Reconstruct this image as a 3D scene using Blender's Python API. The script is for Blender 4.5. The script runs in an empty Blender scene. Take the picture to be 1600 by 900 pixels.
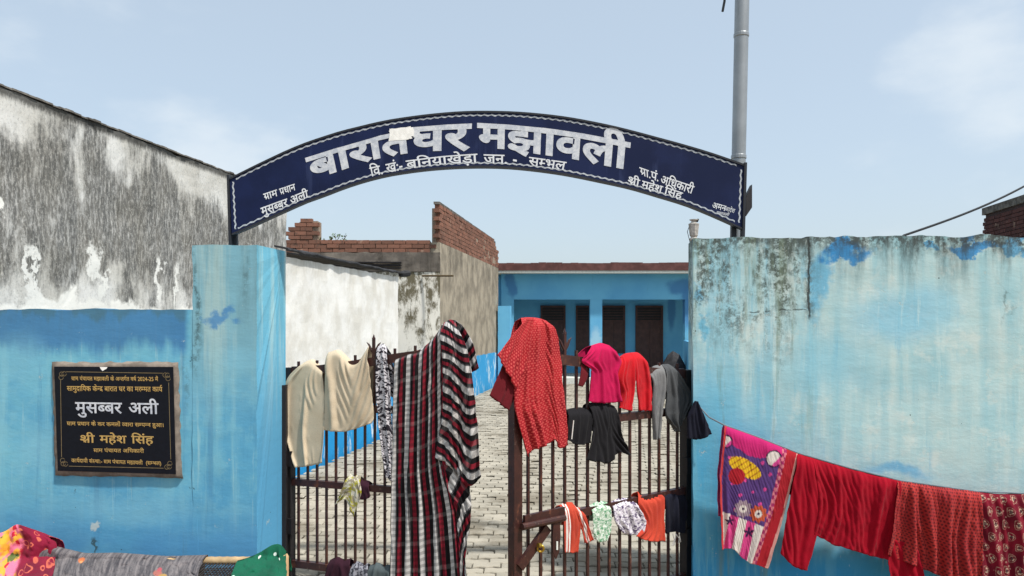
import bpy, math, random
from mathutils import Vector, noise as mn
import numpy as np
random.seed(7)
S = bpy.context.scene
R = math.radians
# ------------------------------------------------------------------ camera
EYE = 1.65; F = 1155.0; CX = 800.0; HY = 510.0          # eye height, focal length in px, centre column, horizon row
cam = bpy.data.cameras.new('camera'); camo = bpy.data.objects.new('camera', cam); S.collection.objects.link(camo)
cam.sensor_width = 36; cam.lens = 36*F/1600; cam.shift_y = (HY-450)/1600; cam.clip_end = 3000; cam.clip_start = .05
camo.location = (0, 0, EYE); camo.rotation_euler = (R(90), 0, 0); S.camera = camo
# ------------------------------------------------------------------ sun, sky, exposure
SUN = Vector((.42, -.33, 1.0)).normalized()
sl = bpy.data.lights.new('sun', 'SUN'); sl.energy = 3.6; sl.angle = R(2.5); sl.color = (1, .965, .91)
so = bpy.data.objects.new('sun', sl); S.collection.objects.link(so)
so.rotation_euler = (-SUN).to_track_quat('-Z', 'Y').to_euler(); so.location = (4, -4, 8)
w = bpy.data.worlds.new('World'); S.world = w; w.use_nodes = True
nt = w.node_tree; nt.nodes.clear()
def wn(t, **k):
    n = nt.nodes.new(t)
    for a, b in k.items(): setattr(n, a, b)
    return n
sky = wn('ShaderNodeTexSky', sky_type='NISHITA', sun_disc=False)
sky.sun_elevation = math.asin(SUN.z); sky.sun_rotation = math.atan2(SUN.x, SUN.y)
sky.air_density = 1.0; sky.dust_density = 3.2; sky.ozone_density = 1.3; sky.altitude = 100
tc = wn('ShaderNodeTexCoord'); mp = wn('ShaderNodeMapping'); mp.inputs['Scale'].default_value = (1.0, 1.0, 1.9)
mp.inputs['Location'].default_value = (1.16, 8.4, 2.86)
n1 = wn('ShaderNodeTexNoise'); n1.inputs['Scale'].default_value = 3.4; n1.inputs['Detail'].default_value = 7; n1.inputs['Roughness'].default_value = .52
r1 = wn('ShaderNodeValToRGB'); r1.color_ramp.elements[0].position = .52; r1.color_ramp.elements[1].position = .72
r1.color_ramp.elements[0].color = (0, 0, 0, 1); r1.color_ramp.elements[1].color = (.6, .6, .6, 1); r1.color_ramp.interpolation = 'EASE'
mx = wn('ShaderNodeMix', data_type='RGBA'); mx.inputs[7].default_value = (5.0, 5.4, 5.7, 1)
hz = wn('ShaderNodeMix', data_type='RGBA'); hz.inputs[0].default_value = .50; hz.inputs[7].default_value = (4.6, 5.35, 5.8, 1)
bg = wn('ShaderNodeBackground'); bg.inputs[1].default_value = .124; wo = wn('ShaderNodeOutputWorld')
L = nt.links.new
L(tc.outputs['Generated'], mp.inputs[0]); L(mp.outputs[0], n1.inputs[0]); L(n1.outputs[0], r1.inputs[0])
L(sky.outputs[0], hz.inputs[6]); L(hz.outputs[2], mx.inputs[6]); L(r1.outputs[0], mx.inputs[0])
L(mx.outputs[2], bg.inputs[0]); L(bg.outputs[0], wo.inputs[0])
S.view_settings.view_transform = 'Standard'; S.view_settings.look = 'None'
S.view_settings.exposure = 0.47; S.view_settings.gamma = 1
# ------------------------------------------------------------------ helpers
def lin(r, g, b):
    f = lambda c: (c/255/12.92) if c/255 <= .04045 else ((c/255+.055)/1.055)**2.4
    return (f(r), f(g), f(b), 1)
def at(px, py, Y): return Vector(((px-CX)/F*Y, Y, EYE+(HY-py)/F*Y))
def sm(a, b, x):
    t = max(0, min(1, (x-a)/(b-a))); return t*t*(3-2*t)
def fbm(x, y, z=0, o=4): return mn.fractal(Vector((x, y, z)), 1.0, 2.0, o)

class G:                                                   # small node-graph writer
    def __init__(s, name, rough=.9, spec=.3):
        s.m = bpy.data.materials.new(name); s.m.use_nodes = True; s.t = s.m.node_tree; s.n = s.t.nodes
        s.b = s.n['Principled BSDF']; s.b.inputs['Roughness'].default_value = rough
        s.b.inputs['Specular IOR Level'].default_value = spec
        s.geo = None
    def new(s, t, **k):
        n = s.n.new(t)
        for a, b in k.items(): setattr(n, a, b)
        return n
    def put(s, sock, v):
        if v is None: return
        if isinstance(v, bpy.types.NodeSocket): s.t.links.new(v, sock)
        else:
            if sock.type == 'RGBA' and not hasattr(v, '__len__'): v = (v, v, v, 1)
            sock.default_value = v
    def pos(s):
        if not s.geo: s.geo = s.new('ShaderNodeNewGeometry')
        return s.geo.outputs['Position']
    def uv(s): return s.new('ShaderNodeUVMap').outputs[0]
    def objc(s): return s.new('ShaderNodeTexCoord').outputs['Object']
    def rnd(s): return s.new('ShaderNodeObjectInfo').outputs['Random']
    def attr(s, a): n = s.new('ShaderNodeAttribute'); n.attribute_name = a; return n.outputs['Color']
    def sc(s, v, k): n = s.new('ShaderNodeVectorMath', operation='MULTIPLY'); s.put(n.inputs[0], v); n.inputs[1].default_value = k; return n.outputs[0]
    def add(s, v, k): n = s.new('ShaderNodeVectorMath', operation='ADD'); s.put(n.inputs[0], v); s.put(n.inputs[1], k); return n.outputs[0]
    def sep(s, v): n = s.new('ShaderNodeSeparateXYZ'); s.put(n.inputs[0], v); return n.outputs
    def noise(s, v, scale=1, detail=4, rough=.55, dist=0, col=False):
        n = s.new('ShaderNodeTexNoise'); s.put(n.inputs['Vector'], v); n.inputs['Scale'].default_value = scale
        n.inputs['Detail'].default_value = detail; n.inputs['Roughness'].default_value = rough; n.inputs['Distortion'].default_value = dist
        return n.outputs[1] if col else n.outputs[0]
    def vor(s, v, scale, feature='F1', out=0, rnd=1):
        n = s.new('ShaderNodeTexVoronoi', feature=feature); s.put(n.inputs['Vector'], v); n.inputs['Scale'].default_value = scale
        n.inputs['Randomness'].default_value = rnd; return n.outputs[out]
    def ma(s, op, a, b=None, c=None):
        n = s.new('ShaderNodeMath', operation=op); s.put(n.inputs[0], a)
        if b is not None: s.put(n.inputs[1], b)
        if c is not None: s.put(n.inputs[2], c)
        return n.outputs[0]
    def mr(s, v, a, b, c=0, d=1):                           # smooth map range
        n = s.new('ShaderNodeMapRange', interpolation_type='SMOOTHSTEP'); s.put(n.inputs[0], v)
        for i, q in enumerate((a, b, c, d)): n.inputs[i+1].default_value = q
        return n.outputs[0]
    def mix(s, f, a, b, mode='MIX'):
        n = s.new('ShaderNodeMix', data_type='RGBA', blend_type=mode); s.put(n.inputs[0], f); s.put(n.inputs[6], a); s.put(n.inputs[7], b); return n.outputs[2]
    def ramp(s, f, stops):
        n = s.new('ShaderNodeValToRGB'); e = n.color_ramp.elements
        while len(e) < len(stops): e.new(.5)
        for i, (p, c) in enumerate(stops): e[i].position = p; e[i].color = c if hasattr(c, '__len__') else (c, c, c, 1)
        s.put(n.inputs[0], f); return n.outputs[0]
    def blob(s, xz, x, z, rx, rz, soft=.5):                 # irregular patch mask
        a = s.ma('DIVIDE', s.ma('SUBTRACT', xz[0], x), rx); b = s.ma('DIVIDE', s.ma('SUBTRACT', xz[1], z), rz)
        d = s.ma('SQRT', s.ma('ADD', s.ma('MULTIPLY', a, a), s.ma('MULTIPLY', b, b)))
        return s.mr(d, 1, 1-soft)
    def warp(s, amt=.08, scale=3.5, p=None):               # noisy x, z
        p = p or s.pos(); v = s.add(p, s.sc(s.add(s.noise(p, scale, 5, .6, col=True), (-.5, -.5, -.5)), (2*amt, 2*amt, 2*amt)))
        o = s.sep(v); return (o[0], o[2], o[1])
    def hsv(s, col, sat=1, val=1, hue=.5):
        n = s.new('ShaderNodeHueSaturation'); n.inputs[0].default_value = hue; n.inputs[1].default_value = sat; n.inputs[2].default_value = val; s.put(n.inputs[4], col); return n.outputs[0]
    def tnx(s):
        s.pos(); return s.sep(s.geo.outputs['True Normal'])
    def done(s, col, bump=None, strength=.3, dist=.01, rough=None):
        s.put(s.b.inputs['Base Color'], col)
        if rough is not None: s.put(s.b.inputs['Roughness'], rough)
        if bump is not None:
            n = s.new('ShaderNodeBump'); n.inputs['Strength'].default_value = strength; n.inputs['Distance'].default_value = dist
            s.put(n.inputs['Height'], bump); s.t.links.new(n.outputs[0], s.b.inputs['Normal'])
        return s.m

ORG = {}
def meta(o, label=None, cat=None, group=None, kind=None):
    if label: o['label'] = label
    if cat: o['category'] = cat
    if group: o['group'] = group
    if kind: o['kind'] = kind
    return o
def thing(name, label, cat, loc=(0, 0, 0), group=None):
    o = bpy.data.objects.new(name, None); S.collection.objects.link(o); o.location = loc; o.empty_display_size = .1
    ORG[o] = Vector(loc); return meta(o, label, cat, group)
def mobj(name, V, Fc, mats, parent=None, org=None, uv=None, mi=None, smooth=False):
    o0 = ORG[parent] if parent else (Vector(org) if org is not None else Vector((0, 0, 0)))
    me = bpy.data.meshes.new(name); me.from_pydata([tuple(Vector(v)-o0) for v in V], [], Fc)
    for m in (mats if isinstance(mats, (list, tuple)) else [mats]): me.materials.append(m)
    if uv:
        l = me.uv_layers.new(name='UVMap')
        for lo in me.loops: l.data[lo.index].uv = uv[lo.vertex_index]
    if mi: me.polygons.foreach_set('material_index', mi)
    if smooth: me.polygons.foreach_set('use_smooth', [True]*len(me.polygons))
    me.update()
    o = bpy.data.objects.new(name, me); S.collection.objects.link(o)
    if parent: o.parent = parent
    else: o.location = o0
    ORG[o] = o0 if not parent else ORG[parent]
    return o
def inst(name, me, parent, loc, rot=(0, 0, 0), scale=(1, 1, 1)):
    o = bpy.data.objects.new(name, me); S.collection.objects.link(o); o.parent = parent
    o.location = Vector(loc)-ORG[parent]; o.rotation_euler = rot; o.scale = scale; return o
class MB:
    def __init__(s): s.V = []; s.F = []
    def add(s, V, Fc):
        k = len(s.V); s.V += [Vector(v) for v in V]; s.F += [tuple(i+k for i in f) for f in Fc]; return s
    def hexa(s, P):                                         # 4 bottom ccw + 4 top ccw
        return s.add(P, [(3, 2, 1, 0), (4, 5, 6, 7), (0, 1, 5, 4), (1, 2, 6, 5), (2, 3, 7, 6), (3, 0, 4, 7)])
    def box(s, x0, x1, y0, y1, z0, z1):
        return s.hexa([(x0, y0, z0), (x1, y0, z0), (x1, y1, z0), (x0, y1, z0), (x0, y0, z1), (x1, y0, z1), (x1, y1, z1), (x0, y1, z1)])
    def beam(s, a, b, w, d, up=(0, 0, 1)):                  # w across, d along 'up'
        a = Vector(a); b = Vector(b); t = (b-a).normalized(); u = Vector(up); u = (u-t*u.dot(t)).normalized(); v = t.cross(u)
        q = [v*i*w/2+u*j*d/2 for i, j in ((-1, -1), (1, -1), (1, 1), (-1, 1))]
        return s.hexa([a+k for k in q]+[b+k for k in q])
    def tube(s, pts, r, n=8, cap=True):
        pts = [Vector(p) for p in pts]; rs = r if hasattr(r, '__len__') else [r]*len(pts); V = []; Fc = []; u = None
        for i, p in enumerate(pts):
            t = (pts[min(i+1, len(pts)-1)]-pts[max(i-1, 0)]).normalized()
            if u is None: u = t.orthogonal().normalized()
            u = (u-t*u.dot(t)).normalized(); v = t.cross(u)
            V += [p+(u*math.cos(2*math.pi*k/n)+v*math.sin(2*math.pi*k/n))*rs[i] for k in range(n)]
            if i: Fc += [((i-1)*n+k, (i-1)*n+(k+1) % n, i*n+(k+1) % n, i*n+k) for k in range(n)]
        if cap: Fc += [tuple(range(n))[::-1], tuple(range((len(pts)-1)*n, len(pts)*n))]
        return s.add(V, Fc)
    def lathe(s, c, prof, n=14):
        V = [(c[0]+r*math.cos(2*math.pi*k/n), c[1]+r*math.sin(2*math.pi*k/n), c[2]+z) for r, z in prof for k in range(n)]
        Fc = [((i-1)*n+k, (i-1)*n+(k+1) % n, i*n+(k+1) % n, i*n+k) for i in range(1, len(prof)) for k in range(n)]
        return s.add(V, Fc+[tuple(range(n))[::-1], tuple(range((len(prof)-1)*n, len(prof)*n))])
    def prism(s, poly, off):                                # closed polygon extruded by vector
        n = len(poly); poly = [Vector(p) for p in poly]; off = Vector(off)
        return s.add(poly+[p+off for p in poly], [tuple(range(n)), tuple(range(2*n-1, n-1, -1))]+[(i, i+n, (i+1) % n+n, (i+1) % n) for i in range(n)])
    def obj(s, name, mats, parent=None, **k): return mobj(name, s.V, s.F, mats, parent, **k)
def slab(a, b, z0, z1, th, nx, nz, jit=.004, top=.01, seed=0, back=None, ends=.011):
    """upright wall from a to b (plan points), front face gridded and slightly uneven, ragged top; thickness goes to the left of a->b"""
    a = Vector((a[0], a[1], 0)); b = Vector((b[0], b[1], 0)); e = (b-a).normalized(); n = Vector((-e.y, e.x, 0))
    bk = Vector((back[0], back[1], 0)) if back else n*th
    z1f = z1 if callable(z1) else (lambda u: z1)
    V = []; Fc = []
    for j in range(nz+1):
        for i in range(nx+1):
            u = i/nx; p = a.lerp(b, u); zt = z1f(u)+top*fbm(u*(b-a).length*5, seed, 3, 5); z = z0+(zt-z0)*j/nz
            d = jit*fbm(u*(b-a).length*1.7, z*1.7, seed, 4)
            ee = ends*fbm(seed*3+i, z*6, 1, 4) if i in (0, nx) else 0
            V.append(p-n*d+e*ee+Vector((0, 0, z)))
    w = nx+1
    for j in range(nz):
        for i in range(nx): Fc.append((j*w+i, j*w+i+1, (j+1)*w+i+1, (j+1)*w+i))
    k = len(V)                                              # back verts, one column per i, bottom & top
    for i in range(nx+1):
        f = V[nz*w+i]; V.append(Vector((f.x+bk.x, f.y+bk.y, z0))); V.append(Vector((f.x+bk.x, f.y+bk.y, f.z+.006*fbm(i*1.7, seed, 9))))
    for i in range(nx):
        Fc.append((nz*w+i, nz*w+i+1, k+2*i+3, k+2*i+1)); Fc.append((k+2*i, k+2*i+1, k+2*i+3, k+2*i+2))
    Fc.append(tuple([j*w for j in range(nz, -1, -1)]+[k, k+1])); Fc.append(tuple([j*w+nx for j in range(nz+1)]+[k+2*nx+1, k+2*nx]))
    return V, Fc
# ------------------------------------------------------------------ materials: setting
YF = 4.45
wx = lambda px, Y=YF: (px-CX)/F*Y
wz = lambda py, Y=YF: EYE+(HY-py)/F*Y
def plain(name, c, rough=.8, spec=.3, var=.12, scale=20, metal=0, bump=.15):
    g = G(name, rough, spec); p = g.objc(); n = g.noise(p, scale, 5, .6)
    g.b.inputs['Metallic'].default_value = metal
    col = g.mix(g.mr(n, .35, .7), tuple(x*(1-var) for x in c[:3])+(1,), tuple(min(1, x*(1+var)) for x in c[:3])+(1,))
    return g.done(col, n, bump, .004)
def grime(g, col, p, ztop, h, dark=lin(58, 66, 66), amt=.9, sx=9, seed=0):
    """mildew that starts at a ragged top edge and runs down in streaks"""
    st = g.noise(g.add(g.sc(p, (sx, sx, .55)), (seed, seed, seed)), 1, 6, .62)
    fine = g.noise(g.sc(p, (30, 30, 9)), 1, 5, .7)
    z = g.sep(p)[2]
    big = g.noise(g.add(g.sc(p, (1.5, 1.5, .9)), (seed*2, 1, 0)), 1, 3)
    fall = g.mr(g.ma('SUBTRACT', ztop, z), 0, h, 1, 0)
    m = g.ma('MULTIPLY', g.mr(g.ma('ADD', g.ma('MULTIPLY', st, .75), g.ma('MULTIPLY', big, .45)), .54, .72), fall)
    m = g.ma('MULTIPLY', m, g.mr(fine, .30, .60, .25, 1))
    return g.mix(g.ma('MULTIPLY', m, amt), col, dark)
def specks(g, col, p, scale=9, thr=.045, c=lin(45, 50, 50)):
    d = g.vor(p, scale); k = g.noise(p, 2.3, 2)
    return g.mix(g.ma('MULTIPLY', g.mr(d, thr, thr*.6), g.mr(k, .52, .6)), col, c)
PALE = lin(178, 202, 202); MID = lin(112, 178, 206); DEEP = lin(28, 122, 188); SKYB = lin(72, 158, 204)
def blue_right():
    g = G('weathered_blue_paint_right', .85, .25); p = g.pos(); w = g.warp(.07, 4); s = g.sep(p)
    streak = g.noise(g.sc(p, (11, 11, .8)), 1, 6, .6); cloud = g.noise(p, 1.6, 5, .55)
    m = g.mr(g.ma('ADD', g.ma('MULTIPLY', streak, .5), g.ma('MULTIPLY', cloud, .6)), .42, .70)
    col = g.mix(m, g.mix(g.mr(cloud, .35, .65), PALE, lin(198, 212, 207)), lin(146, 186, 196))
    mott = g.mr(g.noise(p, 8, 7, .72), .44, .62); col = g.mix(g.ma('MULTIPLY', mott, .35), col, lin(156, 194, 200))
    mot2 = g.mr(g.noise(g.add(p, (9, 3, 5)), 4, 7, .7), .52, .64); col = g.mix(g.ma('MULTIPLY', mot2, .5), col, lin(204, 213, 206))
    def patch(col, x, y, rx, ry, c, soft=.5, amt=1.0, ww=w):
        f = g.blob(ww, wx(x), wz(y), rx*YF/F, ry*YF/F, soft)
        return g.mix(g.ma('MULTIPLY', f, amt), col, c)
    wl = g.warp(.16, 2.6)
    # large areas of deeper blue, strongest at the lower left and along the foot
    col = patch(col, 1110, 760, 190, 250, lin(112, 178, 204), .8, .9, wl)
    col = patch(col, 1095, 790, 150, 200, lin(72, 158, 202), .75, .95, wl)
    col = patch(col, 1100, 640, 60, 110, lin(96, 170, 204), .8, .7, wl)
    col = patch(col, 1330, 960, 420, 170, lin(58, 148, 194), .6, .97, wl)
    col = patch(col, 1180, 960, 330, 170, lin(34, 126, 184), .6, .9, wl)
    col = patch(col, 1300, 570, 120, 80, lin(136, 186, 204), .9, .75, wl)
    col = patch(col, 1410, 490, 130, 60, lin(126, 182, 208), .8, .7, wl)
    col = patch(col, 1400, 735, 80, 16, lin(80, 158, 204), .8, .7, wl)
    run3 = g.ma('MULTIPLY', g.mr(g.noise(g.sc(p, (8, 8, .7)), 1, 7, .68), .48, .62), g.mr(s[0], wx(1420), wx(1180)))
    col = g.mix(g.ma('MULTIPLY', run3, .55), col, lin(108, 172, 198))
    # fresh paint exposed where the top coat has gone
    wf = g.warp(.2, 6)
    col = patch(col, 1285, 440, 36, 62, lin(98, 168, 204), .5, .85, wf)
    col = patch(col, 1318, 392, 40, 26, lin(34, 124, 190), .4, .95, wf)
    col = patch(col, 1522, 384, 34, 15, lin(34, 128, 196), .3, .9, wf)
    col = patch(col, 1462, 384, 16, 13, lin(60, 140, 190), .3, .8, wf)
    col = patch(col, 1592, 384, 34, 15, lin(60, 146, 196), .5, .8, wf)
    col = patch(col, 1552, 382, 30, 11, lin(46, 134, 192), .5, .8, wf)
    col = patch(col, 1103, 512, 14, 26, lin(86, 162, 196), .6, .8, wf)
    col = patch(col, 1098, 458, 10, 22, lin(86, 162, 206), .6, .7, wf)
    # vertical runs
    run = g.mr(g.noise(g.sc(p, (17, 17, 1.3)), 1, 7, .7), .58, .70)
    col = g.mix(g.ma('MULTIPLY', run, .45), col, lin(196, 216, 214))
    run2 = g.mr(g.noise(g.add(g.sc(p, (12, 12, 1.2)), (4, 4, 4)), 1, 7, .7), .58, .72)
    col = g.mix(g.ma('MULTIPLY', run2, .4), col, lin(84, 158, 196))
    # mildew: rim of the wall, then the pillar half
    left = g.mr(s[0], wx(1300), wx(1230))
    col = grime(g, col, p, 2.27, .5, amt=1.0, seed=3)
    rim = g.ma('MULTIPLY', g.mr(g.ma('ADD', s[2], g.ma('MULTIPLY', g.noise(g.sc(p, (12, 12, 5)), 1, 6, .7), .26)), 2.19, 2.31), g.mr(g.noise(p, 22, 6, .75), .40, .55)); col = g.mix(g.ma('MULTIPLY', rim, .9), col, lin(62, 68, 66))
    gm = g.mr(g.noise(g.sc(p, (6, 6, 1.6)), 1, 8, .74), .41, .55); gf = g.mr(g.noise(p, 26, 6, .78), .41, .56)
    gz = g.ma('MULTIPLY', g.mr(s[2], wz(600), wz(450)), left)
    col = g.mix(g.ma('MULTIPLY', g.ma('MULTIPLY', gm, gf), g.ma('MULTIPLY', gz, .95)), col, lin(70, 80, 76))
    gg = g.mr(g.noise(g.sc(p, (9, 9, .7)), 1, 6, .65), .53, .66)
    col = g.mix(g.ma('MULTIPLY', g.ma('MULTIPLY', gg, left), .5), col, lin(112, 128, 104))
    for x, y, rx, ry, a in ((1200, 490, 22, 12, .7), (1135, 412, 26, 16, .6), (1237, 420, 12, 14, .6), (1570, 470, 9, 34, .5), (1490, 395, 10, 18, .7), (1207, 560, 14, 30, .3)):
        f = g.ma('MULTIPLY', g.blob(wf, wx(x), wz(y), rx*YF/F, ry*YF/F, .9), gf); col = g.mix(g.ma('MULTIPLY', f, a), col, lin(70, 78, 70))
    # cracks along the pillar joint and across the pillar
    jn = g.ma('MULTIPLY', g.ma('SUBTRACT', g.noise(p, 9, 5, .65), .5), .05); jx = g.ma('ABSOLUTE', g.ma('ADD', g.ma('SUBTRACT', s[0], wx(1263)), jn))
    cm = g.ma('MULTIPLY', g.mr(jx, .011, .003), g.mr(s[2], wz(505), wz(492)))
    jz = g.ma('ABSOLUTE', g.ma('ADD', g.ma('SUBTRACT', s[2], wz(489)), g.ma('ADD', g.ma('MULTIPLY', jn, 1.2), g.ma('MULTIPLY', g.ma('SUBTRACT', g.noise(p, 2.6, 3), .5), .16)))); cz = g.ma('MULTIPLY', g.mr(jz, .007, .002), g.ma('MULTIPLY', g.mr(s[0], wx(1267), wx(1260)), g.mr(s[0], wx(1120), wx(1180))))
    cm = g.ma('MAXIMUM', cm, g.ma('MULTIPLY', g.ma('MULTIPLY', cz, .7), g.mr(g.noise(p, 16, 5, .7), .42, .54)))
    halo = g.ma('MULTIPLY', g.mr(jx, .05, .005), g.mr(s[2], wz(515), wz(480)))
    col = g.mix(g.ma('MULTIPLY', g.ma('MULTIPLY', halo, gf), .7), col, lin(88, 96, 92))
    col = g.mix(g.ma('MULTIPLY', cm, .9), col, lin(52, 58, 58))
    col = specks(g, col, p)
    chip = g.mr(g.noise(p, 13, 7, .76), .650, .662); col = g.mix(g.ma('MULTIPLY', chip, .55), col, lin(190, 196, 186))
    # scratches
    sc_ = g.mr(g.noise(g.sc(g.add(p, (0, 0, 0)), (40, 1, 14)), 1, 2), .70, .76)
    col = g.mix(g.ma('MULTIPLY', sc_, .25), col, lin(206, 222, 220))
    h = g.ma('SUBTRACT', g.ma('ADD', g.noise(g.sc(p, (3, 3, 7)), 1, 7, .62), g.ma('MULTIPLY', g.noise(p, 46, 4), .10)), g.ma('ADD', g.ma('MULTIPLY', cm, .5), g.ma('MULTIPLY', chip, .12)))
    return g.done(g.hsv(col, .98, .98, .493), h, .34, .016)
def blue_left():
    g = G('weathered_blue_paint_left', .82, .28); p = g.pos(); s = g.sep(p); w = g.warp(.10, 3)
    cloud = g.noise(p, 1.5, 5, .6); streak = g.noise(g.sc(p, (12, 12, .7)), 1, 6, .62)
    col = g.mix(g.mr(cloud, .36, .66), lin(52, 146, 194), lin(92, 172, 202))
    col = g.mix(g.ma('MULTIPLY', g.mr(streak, .48, .70), .6), col, lin(124, 188, 206))
    mott = g.mr(g.noise(p, 7, 7, .72), .46, .62); col = g.mix(g.ma('MULTIPLY', mott, .40), col, lin(112, 180, 202))
    drip = g.mr(g.noise(g.sc(p, (30, 30, 1.3)), 1, 6, .65), .60, .68); col = g.mix(g.ma('MULTIPLY', drip, .6), col, lin(150, 196, 206))
    dk_ = g.mr(g.noise(g.add(g.sc(p, (14, 14, .8)), (7, 2, 1)), 1, 6, .65), .56, .70); col = g.mix(g.ma('MULTIPLY', dk_, .5), col, lin(34, 116, 168))
    low = g.mr(s[2], .75, .25); col = g.mix(g.ma('MULTIPLY', low, g.mr(cloud, .3, .55)), col, lin(34, 128, 190))
    def patch(col, x, y, rx, ry, c, soft=.5, amt=1.0):
        return g.mix(g.ma('MULTIPLY', g.blob(w, wx(x), wz(y), rx*YF/F, ry*YF/F, soft), amt), col, c)
    # band of older, deeper blue under the coping
    zz = g.ma('ADD', s[2], g.ma('MULTIPLY', g.ma('SUBTRACT', g.noise(g.sc(p, (10, 10, 2)), 1, 4), .5), .34))
    rp = g.mr(s[0], wx(296), wx(286))
    col = g.mix(g.ma('MULTIPLY', g.ma('MULTIPLY', g.mr(zz, 1.46, 1.58), rp), .9), col, lin(20, 108, 172))
    col = g.mix(g.ma('MULTIPLY', g.ma('MULTIPLY', g.mr(zz, 1.71, 1.755), rp), .5), col, lin(70, 110, 112))
    # pillar: chalky grey blue above, blue showing lower down
    pil = g.mr(s[0], wx(296), wx(304))
    ch = g.ma('MULTIPLY', g.mr(zz, .95, 1.75), pil)
    col = g.mix(g.ma('MULTIPLY', ch, .9), col, g.mix(g.mr(streak, .42, .64), lin(112, 166, 186), lin(156, 188, 190)))
    wv = g.warp(.22, 7); col = g.mix(g.ma('MULTIPLY', g.blob(wv, wx(345), wz(500), 30*YF/F, 20*YF/F, .6), .85), col, lin(24, 116, 184))
    col = patch(col, 375, 560, 30, 30, lin(110, 176, 204), .8, .6)
    for x, y, rx, ry in ((30, 560, 60, 60), (300, 610, 26, 70), (200, 800, 160, 36), (60, 700, 40, 60)): col = patch(col, x, y, rx, ry, lin(108, 176, 204), .9, .55)
    for x, y, rx, ry, am in ((306, 480, 7, 150, .8), (312, 560, 6, 60, .5), (388, 430, 8, 60, .4), (292, 600, 8, 60, .45)):
        f_ = g.ma('MULTIPLY', g.blob(w, wx(x), wz(y), rx*YF/F, ry*YF/F, .9), g.mr(g.noise(p, 24, 6, .75), .42, .56)); col = g.mix(g.ma('MULTIPLY', f_, am), col, lin(58, 84, 88))
    # side of the pillar: stronger blue at the foot, paler upwards
    side = g.mr(g.tnx()[0], .45, .6)
    col = g.mix(side, col, g.mix(g.mr(g.ma('ADD', s[2], g.ma('MULTIPLY', cloud, .4)), .9, 2.1), lin(50, 146, 200), g.mix(g.mr(streak, .42, .60), lin(86, 172, 206), lin(150, 196, 206))))
    col = grime(g, col, p, 2.16, .8, lin(70, 92, 92), .45, 10, 5)
    rt = g.mr(g.noise(g.sc(p, (15, 15, .6)), 1, 5), .60, .75); col = g.mix(g.ma('MULTIPLY', rt, .4), col, lin(78, 120, 136))
    wk = g.warp(.07, 20)
    for x, y, rx, ry, c in ((150, 822, 7, 8, lin(190, 200, 196)), (147, 852, 5, 17, lin(52, 70, 66)), (118, 765, 3, 6, lin(60, 90, 100)), (302, 765, 3, 3, lin(40, 60, 60)), (298, 560, 4, 2, lin(40, 60, 60))):
        col = g.mix(g.ma('MULTIPLY', g.blob(wk, wx(x), wz(y), rx*YF/F, ry*YF/F, .7), .85), col, c)
    col = specks(g, col, p, 11, .04)
    chip = g.mr(g.noise(p, 15, 7, .75), .655, .668); col = g.mix(g.ma('MULTIPLY', chip, .6), col, lin(176, 196, 194))
    h = g.ma('ADD', g.noise(g.sc(p, (3, 3, 7)), 1, 7, .62), g.ma('SUBTRACT', g.ma('MULTIPLY', g.noise(p, 44, 4), .10), g.ma('MULTIPLY', chip, .12)))
    return g.done(g.hsv(col, .88, .93, .490), h, .32, .014)
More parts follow.
